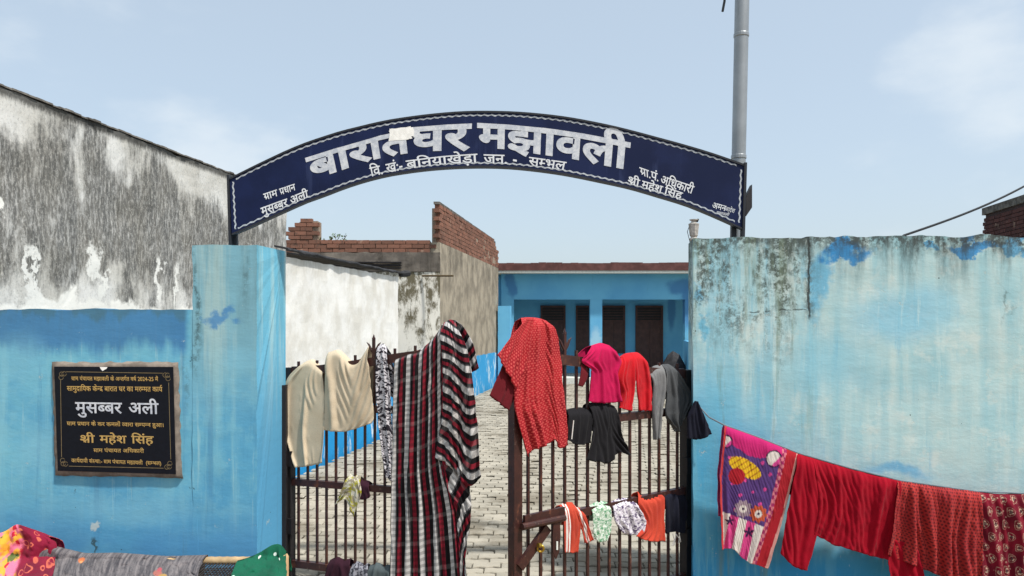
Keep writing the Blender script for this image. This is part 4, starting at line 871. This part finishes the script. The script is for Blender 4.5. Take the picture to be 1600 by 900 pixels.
FB = dict(plaid=plaid(), beige=fab('beige_linen', lin(216, 199, 172), lin(202, 184, 156)), lace=lace(), reddot=dotted('red_bandhani_silk', lin(172, 28, 38), lin(146, 20, 32), lin(198, 78, 74), 84),
          redin=fab('dark_red_lining', lin(104, 26, 34)), pink=fab('magenta_cotton', lin(188, 22, 78), lin(172, 16, 70)), velvet=fab('red_velvet', lin(200, 24, 36), lin(164, 14, 26), .8), grey=fab('grey_marl_jersey', lin(122, 122, 122), lin(104, 104, 106)),
          greyd=fab('darker_grey_jersey', lin(82, 84, 86)), black=fab('black_cotton', lin(30, 29, 32), lin(24, 23, 26)), navy=fab('navy_cotton', lin(28, 30, 44), lin(22, 23, 34)), track=side_stripe(), green=printed('green_leaf_print', (lin(170, 190, 168), lin(90, 150, 110), lin(220, 226, 216))),
          purple=printed('lilac_print', (lin(206, 198, 208), lin(92, 78, 110), lin(230, 226, 230))), orange=fab('orange_vest_cotton', lin(196, 72, 52), lin(178, 60, 46)), red=fab('plain_crimson_cotton', lin(158, 6, 32), lin(140, 5, 28)), reddot2=dotted('coral_red_checked_silk', lin(174, 50, 46), lin(156, 38, 40), lin(104, 22, 30), 62),
          pais=paisley(), yel=printed('yellow_white_print', (lin(214, 208, 190), lin(176, 168, 52), lin(150, 140, 120)), 28), maroon=fab('maroon_rag', lin(58, 30, 42)), prt=printed('grey_speckled_print', (lin(150, 150, 158), lin(70, 70, 78))), sage=fab('grey_green_rag', lin(86, 96, 98)),
          floral=floral(), tweed=tweed(), greenp=polka('green_dotted_cotton', lin(16, 96, 70), lin(216, 224, 214), 26, .22), white=fab('white_tape', lin(220, 216, 210)))
def cr(pts, t):                                              # Catmull-Rom through pts by chord length
    if len(pts) == 2: a, b = pts; return (a[0]+(b[0]-a[0])*t, a[1]+(b[1]-a[1])*t)
    d = [0]
    for a, b in zip(pts, pts[1:]): d.append(d[-1]+math.hypot(b[0]-a[0], b[1]-a[1])+1e-6)
    x = t*d[-1]; i = 0
    while i < len(pts)-2 and x > d[i+1]: i += 1
    f = (x-d[i])/(d[i+1]-d[i]); p0 = pts[max(i-1, 0)]; p1 = pts[i]; p2 = pts[i+1]; p3 = pts[min(i+2, len(pts)-1)]
    o = []
    for k in (0, 1):
        m1 = (p2[k]-p0[k])/2; m2 = (p3[k]-p1[k])/2
        if i == 0: m1 = p2[k]-p1[k]
        if i == len(pts)-2: m2 = p2[k]-p1[k]
        o.append((2*f**3-3*f*f+1)*p1[k]+(f**3-2*f*f+f)*m1*.8+(-2*f**3+3*f*f)*p2[k]+(f**3-f*f)*m2*.8)
    return tuple(o)
def relax(X, ex, fixed_u, omin, steps, grav=.0011, bend=.5, seed=0):
    """let a hanging sheet with a little spare width settle: X is rows x cols x (along, out, up); the first row stays on its support"""
    rng = np.random.default_rng(seed); X = X.copy(); T = X.copy(); r, c = X.shape[:2]
    hl = np.linalg.norm(X[:, 1:]-X[:, :-1], axis=2)*(1+ex*np.linspace(.55, 1, r)[:, None]*rng.uniform(.75, 1.25, (1, c-1)))
    vl = np.linalg.norm((X[1:]-X[:-1])*np.array([1, .25, 1]), axis=2)*1.004
    b1 = hl[:, :-1]+hl[:, 1:]; b2 = vl[:-1]+vl[1:]
    d1 = np.sqrt(.25*(hl[:-1]+hl[1:])**2+.25*(vl[:, :-1]+vl[:, 1:])**2)
    W = np.ones((r, c, 1)); W[0] = 0
    X[1:, :, 1] += rng.normal(0, .0015, (r-1, c))
    def con(A, B, wa, wb, L_, k, comp=False):
        d = B-A; n = np.sqrt((d*d).sum(2, keepdims=True))+1e-9; e = (n-L_[..., None])
        if comp: e = np.minimum(e, 0)
        q = d/n*e*k/(wa+wb+1e-9); A += q*wa; B -= q*wb
    V_ = np.zeros_like(X)
    for st in range(steps):
        V_ *= .90; V_[..., 2] -= grav*.12; V_[0] = 0; P0 = X.copy(); X += V_
        for it in range(2):
            for o in (0, 1):
                A, B = X[:, o:-1:2], X[:, o+1::2]; k = min(A.shape[1], B.shape[1]); con(A[:, :k], B[:, :k], W[:, o:-1:2][:, :k], W[:, o+1::2][:, :k], hl[:, o::2][:, :k], .9)
                A, B = X[o:-1:2], X[o+1::2]; k = min(A.shape[0], B.shape[0]); con(A[:k], B[:k], W[o:-1:2][:k], W[o+1::2][:k], vl[o::2][:k], .95)
            for o in (0, 1):
                A, B = X[o:-1:2, :-1], X[o+1::2, 1:]; k = min(A.shape[0], B.shape[0]); con(A[:k], B[:k], W[o:-1:2, :-1][:k], W[o+1::2, 1:][:k], d1[o::2][:k], .18)
                A, B = X[o:-1:2, 1:], X[o+1::2, :-1]; k = min(A.shape[0], B.shape[0]); con(A[:k], B[:k], W[o:-1:2, 1:][:k], W[o+1::2, :-1][:k], d1[o::2][:k], .18)
            con(X[:, :-2], X[:, 2:], W[:, :-2], W[:, 2:], b1, bend*.5, True); con(X[:-2], X[2:], W[:-2], W[2:], b2, bend, True)
            for sl_ in ((slice(1, None), 0), (slice(1, None), c-1)):
                X[sl_[0], sl_[1], 0] += .45*(T[sl_[0], sl_[1], 0]-X[sl_[0], sl_[1], 0]); X[sl_[0], sl_[1], 2] += .30*(T[sl_[0], sl_[1], 2]-X[sl_[0], sl_[1], 2])
            X[-1, :, 2] += .35*(T[-1, :, 2]-X[-1, :, 2]); X[1:-1, :, 2] += .04*(T[1:-1, :, 2]-X[1:-1, :, 2]); X[1:, :, 0] += .03*(T[1:, :, 0]-X[1:, :, 0]); X[1:, :, 1] += .012*(T[1:, :, 1]-X[1:, :, 1])
            X[1:, :, 1] = np.maximum(X[1:, :, 1], omin[1:])
        V_ = np.clip(X-P0, -.01, .01)
    Y_ = X.copy(); Y_[1:-1, 1:-1] = .5*X[1:-1, 1:-1]+.125*(X[:-2, 1:-1]+X[2:, 1:-1]+X[1:-1, :-2]+X[1:-1, 2:]); return Y_
def patch(P, Lp, Rp, T=(), B=(), nf=5, amp=.02, off=.03, back=.6, seed=1, nu=36, nv=44, uvrot=0, uvscale=1, uvo=(0, 0), fold0=.5, wr=.35, crest=.010, edge=.004, cx0=0, lie=None, ex=.17, steps=70, omin=None):
    omin = omin if omin is not None else (.027 if P is PR or P is PLf else .006)
    """one hanging panel: four boundary curves (photograph pixels) laid on plane P, folds along its normal, turned over its support at the top"""
    rr = random.Random(seed); tr = lambda q: [P.uv(*p) for p in q]
    Lw, Rw = tr(Lp), tr(Rp); Tw = [Lw[0]]+tr(T)+[Rw[0]]; Bw = [Lw[-1]]+tr(B)+[Rw[-1]]
    fl = [(rr.uniform(0, 1) if nf > 6 else (i+.5)/nf+rr.uniform(-.3, .3)/nf, rr.uniform(-.12, .12), rr.uniform(.35, .8)/nf, rr.uniform(.5, 1)*(1 if i % 2 else -1)) for i in range(nf)]
    wid = math.hypot(Rw[0][0]-Lw[0][0], Rw[0][1]-Lw[0][1])+math.hypot(Rw[-1][0]-Lw[-1][0], Rw[-1][1]-Lw[-1][1]); wid = max(wid/2, .04)
    hgt = abs(Lw[-1][1]-Lw[0][1])/2+abs(Rw[-1][1]-Rw[0][1])/2; hgt = max(hgt, .05)
    sh = rr.uniform(-.5, .5)
    def ev(s, t):
        a, b, l, r = cr(Tw, s), cr(Bw, s), cr(Lw, t), cr(Rw, t); o = []
        for k in (0, 1):
            o.append((1-t)*a[k]+t*b[k]+(1-s)*l[k]+s*r[k]-((1-s)*(1-t)*Lw[0][k]+s*(1-t)*Rw[0][k]+(1-s)*t*Lw[-1][k]+s*t*Rw[-1][k]))
        return o
    nb = int(nv*back*.5) if back > 0 else 0; V = []; U = []; Fc = []; Q = []
    for j in range(-nb, nv+1):
        t = abs(j)/nv if j >= 0 else -j/nb*back; sd = 1 if j >= 0 else -1
        for i in range(nu+1):
            s = i/nu; p = ev(s, t); d = 0
            wn_ = fbm(s*1.4+seed*3.3, t*.55, seed*.7, 2); w2 = fbm(s*1.1+seed, t*.9+4, seed*.3, 2)
            ph = 2*math.pi*(nf*.5*(s+.22*wn_)+sh*t)+seed; c1 = 1-2*math.sqrt(math.sin(ph/2)**2+.012); c2 = 1-2*math.sqrt(math.sin(ph*1.15+2.1+3*w2)**2+.02)
            md_ = .25+.9*sm(-.45, .45, fbm(s*2.2+seed, t*.5, seed*1.9, 2)); m2_ = sm(-.2, .5, fbm(s*3+seed*2, t*.8, seed*2.9, 2))
            d += amp*.60*(md_*c1+.45*m2_*c2)*(fold0+(1-fold0)*min(1, t*1.4))
            d += amp*wr*.45*fbm(p[0]*7+seed*7, p[1]*3.5, sd*2, 3)+amp*wr*.25*fbm(p[0]*34+seed, p[1]*26, sd*3, 3)
            k = 1-math.exp(-t*hgt/crest) if back > 0 else 1
            o_ = (off*.7*k+d*min(1, .2+t*hgt/.03)) if sd > 0 else (-off*k*.8+d*.5*k)
            e1 = edge*fbm(s*8, seed*3+t*9, 5, 4); lift = rr.uniform(0, 0)
            Q.append((p[0]+e1*(1 if i in (0, nu) else 0), cx0+o_, p[1]+(e1*1.2 if j in (nv, -nb) else 0)+.12*d*t))
            a = (s-.0)*wid; b = sd*t*hgt; c, s_ = math.cos(uvrot), math.sin(uvrot); U.append((uvo[0]+(a*c-b*s_)*uvscale, uvo[1]+(a*s_+b*c)*uvscale))
    if ex > 0:
        A = np.array(Q).reshape(nb+nv+1, nu+1, 3); fr = A[nb:]; om = np.minimum(fr[..., 1], 0)+np.minimum(omin, np.maximum(0, np.abs(fr[0:1, :, 2]-fr[..., 2])*.8)); A[nb:] = relax(fr, ex, 0, om, steps, seed=seed); Q = A.reshape(-1, 3).tolist()
    V = [P.w(a, z, o) for a, o, z in Q]
    if lie is not None:                                     # cloth comes to rest on a level surface below its support
        for q in V:
            if q.z < lie:
                if q.y > P.a.y+.02: continue
                zs = lie+.35*(q.z-lie)*.0+.012*fbm(q.x*14, q.z*30, 2, 3); k = (EYE-zs)/(EYE-q.z); q.x *= k; q.y *= k; q.z = zs
    w_ = nu+1
    for j in range(nb+nv):
        for i in range(nu): Fc.append((j*w_+i, (j+1)*w_+i, (j+1)*w_+i+1, j*w_+i+1))
    return V, U, Fc
def garment(name, label, cat, panels, mats, group=None, thick=.0025):
    V = []; U = []; Fc = []; mi = []
    mats = mats if isinstance(mats, (list, tuple)) else [mats]
    for q in panels:
        k = len(V); idx = 0
        if len(q) == 4: idx = q[3]
        V += q[0]; U += q[1]; Fc += [tuple(i+k for i in f) for f in q[2]]; mi += [idx]*len(q[2])
    c = Vector((sum(v.x for v in V)/len(V), sum(v.y for v in V)/len(V), min(v.z for v in V)))
    o = mobj(name, V, Fc, mats, org=c, uv=U, mi=mi, smooth=True); meta(o, label, cat, group)
    md = o.modifiers.new('thickness', 'SOLIDIFY'); md.thickness = thick; md.offset = 0
    return o
GL = 'clothes drying on the left gate leaf'; GRt = 'clothes drying on the top of the right gate leaf'; GRm = 'clothes drying on the middle rail of the right gate leaf'; GC = 'washing on the clothes line'
# --- left leaf
garment('cloth', 'plain beige cloth nearest the pillar on the left gate leaf', 'cloth', [patch(PLf, [(476, 566), (450, 598), (450, 663), (466, 729)], [(507, 578), (511, 640), (508, 722)], [(490, 562)], [(485, 727)], 4, .026, .04, .55, 11, ex=.08)], FB['beige'], GL)
garment('cloth', 'beige cloth with sagging top edge hung beside the iron finial', 'cloth', [patch(PLf, [(513, 551), (511, 608), (509, 671)], [(577, 540), (582, 590), (588, 648), (584, 660)], [(531, 547), (550, 565), (562, 562)], [(543, 673)], 4, .03, .05, .7, 12, ex=.09)], FB['beige'], GL)
garment('scarf', 'narrow black and white printed scarf between beige cloth and plaid', 'scarf', [patch(PLf, [(591, 541), (593, 627), (600, 690), (607, 742)], [(606, 545), (613, 600), (617, 690), (618, 752)], [(599, 537)], [], 3, .022, .045, .4, 13, 14, 40)], FB['lace'], GL)
garment('plaid_cloth', 'long red, black and white plaid cloth draped over the left gate leaf', 'cloth',
        [patch(PLf, [(620, 558), (618, 627), (616, 745), (613, 930)], [(695, 503), (696, 610), (698, 713), (714, 800), (726, 930)], [(640, 550), (657, 546), (676, 530)], [(670, 932)], 7, .03, .045, .5, 14, 60, 80, fold0=.35),
         patch(PLf, [(690, 508), (697, 560), (697, 640), (684, 714)], [(712, 501), (735, 545), (747, 627), (755, 742)], [(702, 500)], [(706, 722), (728, 750), (742, 756)], 4, .03, .085, .35, 15, 44, 60, uvrot=R(62), fold0=.4),
         patch(PLf, [(688, 712), (700, 760), (716, 800), (726, 930)], [(738, 750), (740, 804), (731, 868), (736, 930)], [(712, 722)], [], 3, .025, .06, 0, 16, 24, 44, uvrot=R(-24), uvo=(.4, 0))], FB['plaid'], GL, .003)
garment('rag', 'small yellow and white printed rag tied on the left gate leaf', 'rag', [patch(PLf, [(547, 741), (538, 765), (527, 787)], [(564, 744), (568, 770), (557, 805)], [], [(543, 778)], 3, .02, .035, .5, 17, 18, 24)], FB['yel'], GL)
garment('rag', 'small dark rag beside the yellow printed rag', 'rag', [patch(PLf, [(565, 748), (566, 779)], [(578, 752), (582, 774)], [], [(575, 779)], 2, .015, .03, .4, 18, 12, 16)], FB['maroon'], GL)
for i, (x0, x1, y, mt, lb, nm) in enumerate(((514, 550, 872, 'maroon', 'dark maroon garment on the bottom rail of the left gate leaf', 'garment'), (549, 578, 879, 'prt', 'grey speckled garment on the bottom rail of the left gate leaf', 'garment'), (576, 613, 881, 'sage', 'grey green garment on the bottom rail next to the plaid', 'garment'))):
    garment(nm, lb, 'garment', [patch(PLf, [(x0+2, y+3), (x0-1, y+24), (x0+1, y+50)], [(x1-2, y+1), (x1+1, y+24), (x1-2, y+48)], [((x0+x1)/2-5, y-2), ((x0+x1)/2+6, y+2)], [], 3, .025, .035, .5, 20+i, 18, 22)], FB[mt], GL)
# --- right leaf, top
garment('shawl', 'red dotted silk shawl hung over the tall end of the right gate leaf', 'shawl',
        [patch(PR, [(814, 497), (803, 540), (797, 600), (797, 645), (816, 712)], [(853, 501), (864, 519), (871, 560), (874, 600), (880, 653), (881, 694)], [(825, 496), (840, 497)], [(828, 701), (848, 694), (860, 685), (869, 699)], 7, .03, .05, .55, 31, 60, 70, fold0=.6, ex=.14),
         patch(PR, [(813, 498), (791, 523), (768, 554)], [(824, 497), (812, 560), (797, 606)], [], [(782, 580)], 4, .014, .075, 0, 30, 24, 30, fold0=.5, ex=.10, omin=.045),
         patch(PR, [(785, 560), (772, 590), (760, 617)], [(803, 590), (800, 615), (790, 641)], [], [(775, 630)], 2, .01, .012, 0, 32, 14, 16)+(1,)], [FB['reddot'], FB['redin']], GRt)
garment('shirt', 'bright magenta shirt hung beside the red shawl', 'shirt',
        [patch(PR, [(924, 540), (903, 563), (916, 577), (915, 608), (913, 627)], [(952, 540), (964, 563), (959, 583), (961, 605), (963, 627)], [(938, 536)], [(938, 629)], 4, .02, .045, .5, 33, 34, 40),
         patch(PR, [(904, 565), (902, 585), (898, 602)], [(913, 572), (912, 590), (905, 604)], [], [], 2, .008, .02, 0, 34, 8, 12)+(1,)], [FB['pink'], FB['redin']], GRt)
garment('trousers', 'small red velvet trousers next to the magenta shirt', 'trousers',
        [patch(PR, [(967, 560), (959, 590), (965, 613), (961, 637)], [(987, 551), (986, 581), (985, 608), (981, 641)], [(976, 553)], [], 3, .022, .045, .5, 35, 24, 40), patch(PR, [(985, 551), (986, 581), (987, 608), (991, 640)], [(1003, 556), (1010, 582), (1012, 605), (1011, 641)], [(996, 551)], [], 3, .022, .045, .5, 36, 24, 40)], FB['velvet'], GRt)
garment('trousers', 'grey jersey trousers with one darker leg near the gate hinge', 'trousers',
        [patch(PR, [(1011, 582), (1015, 600), (1013, 640), (1015, 686)], [(1037, 570), (1036, 600), (1030, 635), (1025, 684)], [(1022, 572)], [], 3, .024, .045, .5, 37, 26, 44), patch(PR, [(1034, 570), (1034, 616), (1031, 645), (1046, 668)], [(1051, 573), (1062, 595), (1074, 620), (1062, 648)], [(1044, 569)], [(1053, 673)], 4, .026, .05, .5, 38, 28, 40)+(1,)], [FB['grey'], FB['greyd']], GRt)  # second leg takes the darker grey
bs = garment('shorts', 'black shorts with a white side stripe on the upper rail', 'shorts', [patch(PR, [(885, 640), (882, 662), (880, 685)], [(921, 638), (919, 665), (916, 691)], [(900, 637)], [(897, 694)], 4, .018, .04, .5, 39, 26, 30)], FB['black'], GRt)
garment('shirt', 'loose black top hanging under the magenta shirt', 'shirt', [patch(PR, [(917, 630), (920, 667), (908, 717)], [(959, 634), (963, 677), (979, 710)], [(938, 628)], [(926, 720), (945, 722), (960, 706)], 5, .024, .05, .5, 40, 36, 40)], FB['black'], GRt)
PW_ = Plane((1.0, 4.385), (2.0, 4.385))
garment('garment', 'small dark navy garment hung at the pillar corner where the line starts', 'garment', [patch(PW_, [(1085, 626), (1074, 650), (1073, 684)], [(1090, 627), (1099, 648), (1112, 677)], [], [(1092, 686)], 3, .016, .02, 0, 41, 20, 24)], FB['navy'], GC)
# --- right leaf, middle rail
garment('trousers', 'orange track trousers with white side stripes on the middle rail', 'trousers',
        [patch(PR, [(874, 790), (874, 827), (875, 861)], [(894, 785), (901, 817), (896, 861)], [(884, 785)], [], 3, .016, .05, .5, 51, 22, 34), patch(PR, [(892, 786), (903, 824), (908, 847)], [(907, 795), (915, 822), (921, 842)], [], [], 2, .014, .045, .4, 52, 18, 30, uvo=(.0, 0))], FB['track'], GRm)
garment('garment', 'pale green leaf print garment on the middle rail', 'garment', [patch(PR, [(921, 790), (921, 817), (923, 840)], [(949, 785), (950, 817), (943, 843)], [(935, 783)], [(932, 845)], 4, .016, .035, .5, 53, 24, 26)], FB['green'], GRm)
garment('garment', 'lilac and white print garment between green print and orange vest', 'garment', [patch(PR, [(953, 785), (955, 812), (967, 830)], [(988, 780), (1001, 809), (998, 830)], [(970, 778)], [(982, 834)], 5, .018, .04, .5, 54, 28, 28)], FB['purple'], GRm)
garment('vest', 'orange sleeveless vest on the middle rail near the hinge', 'vest', [patch(PR, [(996, 768), (991, 784), (998, 803), (999, 822), (988, 836)], [(1024, 770), (1033, 776), (1032, 810), (1031, 844)], [(1004, 775), (1016, 774)], [(1006, 843)], 4, .018, .045, .5, 55, 28, 34)], FB['orange'], GRm)
ns = garment('shorts', 'navy shorts with a white drawstring at the hinge end of the middle rail', 'shorts', [patch(PR, [(1035, 771), (1034, 800), (1034, 831)], [(1066, 769), (1066, 800), (1065, 832)], [(1042, 766), (1054, 768)], [(1048, 829)], 4, .016, .04, .5, 56, 24, 28)], FB['navy'], GRm)
def strip_on(o, name, pts, w, off_, mat):
    m = MB(); A = [PR.w(*PR.uv(*p), off_) for p in pts]
    for a, b in zip(A, A[1:]): m.beam(a, b, w, .002, Vector((PR.n.x, PR.n.y, 0)))
    m.obj(name, mat, o)
strip_on(bs, 'side_stripe', [(884, 655), (882.5, 670), (881, 684)], .006, .062, FB['white'])
m = MB()
for a, b in (((1043, 832), (1040, 850)), ((1048, 832), (1050, 846))):
    A, B = PR.w(*PR.uv(*a), .04), PR.w(*PR.uv(*b), .05); m.tube([A, A.lerp(B, .5)+Vector((.012, 0, 0)), B, B+Vector((.014, 0, .01)), A+Vector((.02, 0, 0))], .003, 5)
m.obj('drawstring', FB['white'], ns)
# --- clothes line on the right wall
YC = 4.27; PC = Plane((0, YC), (1, YC))
pts = [at(1086, 628, 4.43), at(1108, 652, 4.34), at(1131, 664, YC), at(1184, 683, YC), at(1247, 708, YC), at(1330, 732, YC), at(1407, 751, YC), at(1470, 760, YC), at(1527, 768, YC), at(1600, 771, YC), at(1700, 768, YC), at(1850, 755, YC+.1), at(1930, 745, 4.43)]
m = MB(); m.tube(pts, .0045, 6); meta(m.obj('clothes_line', M['ropec']), 'thin rope clothes line slung along the right wall', 'rope')
def towel_mat():
    g = G('printed_towel', .95, .1); return weave(g, g.attr('print'), .35)
tp = patch(PC, [(1131, 664), (1123, 750), (1126, 857)], [(1246, 708), (1224, 802), (1197, 886)], [(1184, 683)], [(1144, 856), (1167, 876)], 6, .026, .03, .75, 61, 110, 130, fold0=.35, ex=.05)
tw = garment('towel', 'pink and purple printed towel with striped hem at the start of the line', 'towel', [tp], towel_mat(), GC)
def towel_print(px, py):
    """flat print on the towel, in photograph pixels of the front panel"""
    PK = (188, 40, 106); PU = (86, 60, 116); WH = (214, 204, 196); RDc = (164, 34, 44); YE = (222, 178, 40); DK = (58, 30, 66)
    n = fbm(px*.06, py*.06, 3, 3)
    xl = np.interp(py, [664, 750, 857], [1131, 1123, 1126]); xr = np.interp(py, [708, 802, 886], [1246, 1224, 1197])
    base = PK if py-.30*(px-1131) < 694+3*n+6*math.sin(px*.06) else PU
    if base == PU:
        for k in range(40):
            cx = 1140+((k*47) % 90); cy = 715+((k*73) % 105)
            if math.hypot(px-cx, py-cy) < 2.4: base = (206, 70, 140)
    # yellow shell with bands
    dx, dy = px-1164, py-731; a = dx*.86+dy*.5; b = -dx*.5+dy*.86
    if (a/28)**2+(b/13)**2 < 1: base = YE if (a+b*.5) % 9 > 1.6 else (150, 70, 40)
    if ((px-1151)/13)**2+((py-744)/13)**2 < 1 and b > 2: base = RDc
    # white bubbles with dark rim
    for cx, cy, r in ((1209, 717, 13), (1135, 690, 10)):
        d = math.hypot(px-cx, (py-cy)*.95)
        if d < r: base = WH if d < r-2 and (px-cx)+(py-cy) < r*.5 else ((206, 70, 140) if d < r-2 else DK)
    # round rosettes
    for cx, cy, c1 in ((1161, 795, (150, 128, 140)), (1185, 803, (186, 84, 56))):
        d = math.hypot(px-cx, py-cy); th = math.atan2(py-cy, px-cx); rr_ = 13+1.6*math.sin(9*th)
        if d < rr_: base = c1 if d > 6 else (WH if d > 2 else DK)
    # striped hem
    if py > 800+.36*(px-1131)+2*n:
        base = (206, 70, 130) if int((px-1128+.22*(py-800))/14) % 2 else WH
        sd_ = math.hypot(px-1170, py-832); th = math.atan2(py-832, px-1170)
        if sd_ < 6+3.2*math.cos(5*th+1.6): base = DK
        sd_ = math.hypot(px-1140, py-814); th = math.atan2(py-814, px-1140)
        if sd_ < 5+2.6*math.cos(5*th+1.6): base = DK
    # borders
    e = xr-px
    if e < 17: base = RDc if e > 1.2 else (206, 150, 140)
    elif e < 24: base = (206, 120, 130) if (int(py/6)+int(px/5)) % 2 else (150, 44, 90)
    if px-xl < 4.5: base = (190, 60, 60) if px-xl > 1.5 else (120, 50, 90)
    return lin(*base)
at_ = tw.data.color_attributes.new('print', 'FLOAT_COLOR', 'POINT')
for i, v in enumerate(tw.data.vertices):
    p = v.co+tw.location; px = CX+p.x/p.y*F; py = HY+(EYE-p.z)/p.y*F
    at_.data[i].color = towel_print(px, py) if p.y < YC+.005 else lin(170, 60, 110)
garment('tunic', 'plain crimson tunic with a long sleeve beside the towel', 'tunic',
        [patch(PC, [(1245, 708), (1227, 800), (1217, 862)], [(1275, 717), (1276, 813), (1258, 889)], [(1262, 713)], [(1237, 882)], 3, .03, .05, .4, 62, 26, 60, ex=.12),
         patch(PC, [(1268, 715), (1274, 779), (1267, 830)], [(1408, 751), (1392, 830), (1384, 873)], [(1298, 724), (1330, 733), (1368, 743)], [(1300, 849), (1330, 858), (1356, 866)], 7, .05, .035, .6, 63, 80, 60, ex=.13),
         patch(PC, [(1384, 840), (1386, 875), (1390, 905)], [(1430, 850), (1438, 880), (1442, 908)], [], [], 3, .02, .015, 0, 65, 20, 20)], FB['red'], GC)
garment('shawl', 'coral red checked silk shawl in the middle of the clothes line', 'shawl', [patch(PC, [(1401, 750), (1386, 827), (1378, 862)], [(1530, 768), (1530, 851), (1532, 908)], [(1465, 760)], [(1415, 877), (1456, 893), (1484, 903)], 8, .045, .05, .5, 66, 80, 70, fold0=.45)], FB['reddot2'], GC)
garment('cloth', 'maroon paisley print cloth at the right end of the line', 'cloth', [patch(PC, [(1524, 768), (1529, 850), (1532, 935)], [(1668, 769), (1672, 850), (1670, 935)], [(1560, 772), (1600, 771)], [], 8, .03, .04, .6, 67, 70, 60, fold0=.5)], FB['pais'], GC)
# ------------------------------------------------------------------ rope cot with quilts in front of the left wall
YR = 4.12; zc = Z(876, YR); YN = 3.25; xl_, xr_ = -3.6, wx(441, YR)
ct = thing('rope_cot', 'wooden rope cot with bamboo rail standing before the left wall', 'cot', ((xl_+xr_)/2, (YR+YN)/2, 0))
def bam(a, b, r): 
    a = Vector(a); b = Vector(b); n = int((b-a).length/.022); m = MB(); m.tube([a.lerp(b, i/n) for i in range(n+1)], [r*(1+.10*(i % 2)) for i in range(n+1)], 10); return m
bam((xl_, YR, zc), (xr_-.02, YR, zc), .021).obj('rail', M['bamboo'], ct, smooth=True); bam((xl_, YN, zc), (xr_-.02, YN, zc), .021).obj('rail', M['bamboo'], ct)
bam((xr_, YN, zc-.01), (xr_, YR, zc-.01), .022).obj('rail', M['bamboo'], ct); bam((xl_, YN, zc-.01), (xl_, YR, zc-.01), .022).obj('rail', M['bamboo'], ct)
for x, y in ((xr_, YR), (xr_, YN), (xl_, YR), (xl_, YN)):
    MB().lathe((x, y, 0), [(.02, -.06), (.024, .06), (.036, zc-.10), (.036, zc+.02), (.028, zc+.035), (.01, zc+.04)], 12).obj('leg', M['wood'], ct, smooth=True)
m = MB(); rr = random.Random(6)
for i in range(130):
    u = rr.random(); y0 = YN+.02; y1 = YR-.02; x = xl_+.05+(xr_-xl_-.1)*i/130; m.tube([(x, y0, zc-.012), (x+.04, (y0+y1)/2, zc-.05+rr.uniform(-.01, .01)), (x+.08, y1, zc-.008)], .004, 4)
for j in range(26):
    y = YN+.04+(YR-YN-.06)*j/26; m.tube([(xl_+.03, y, zc-.02), ((xl_+xr_)/2, y+.02, zc-.055), (xr_-.03, y, zc-.02)], .004, 4)
meta(m.obj('rope_weave', M['cord'], ct), kind='stuff')
PK_ = Plane((0, YR), (1, YR))
garment('quilt', 'crimson quilt with pink floral border heaped on the end of the cot', 'quilt', [patch(PK_, [(-70, 850), (-74, 890), (-72, 940)], [(72, 838), (90, 852), (84, 900), (70, 945)], [(-30, 838), (4, 832), (26, 820), (48, 826)], [], 7, .05, .07, .5, 71, 70, 50, fold0=.6, crest=.05, wr=.8, lie=zc+.03, ex=0)], FB['floral'], 'cloths on the cot')
garment('shawl', 'grey woven shawl spread along the rail of the cot', 'shawl', [patch(PK_, [(62, 856), (52, 890), (49, 940)], [(324, 867), (316, 890), (310, 945)], [(86, 854), (129, 864), (184, 864), (259, 869)], [], 14, .03, .05, .6, 72, 140, 50, fold0=.7, lie=zc+.018, ex=0)], FB['tweed'], 'cloths on the cot')
garment('cloth', 'green dotted cloth bundled at the corner of the cot', 'cloth', [patch(PK_, [(371, 876), (366, 900), (370, 940)], [(447, 862), (451, 890), (450, 940)], [(388, 871), (405, 864), (425, 852), (438, 851)], [], 6, .045, .07, .5, 73, 56, 50, fold0=.6, crest=.04, wr=.7, lie=zc+.03, ex=0)], FB['greenp'], 'cloths on the cot')
ms = MB(); ms.lathe((wx(401, YR-.16), YR-.16, 0), [(.03, -.06), (.035, .1), (.044, zc-.08), (.046, Z(896, YR-.16)), (.038, Z(889, YR-.16)), (.012, Z(886, YR-.16))], 14)
meta(ms.obj('wooden_post', M['wood'], smooth=True), 'pale rounded wooden post in front of the green dotted cloth', 'post')
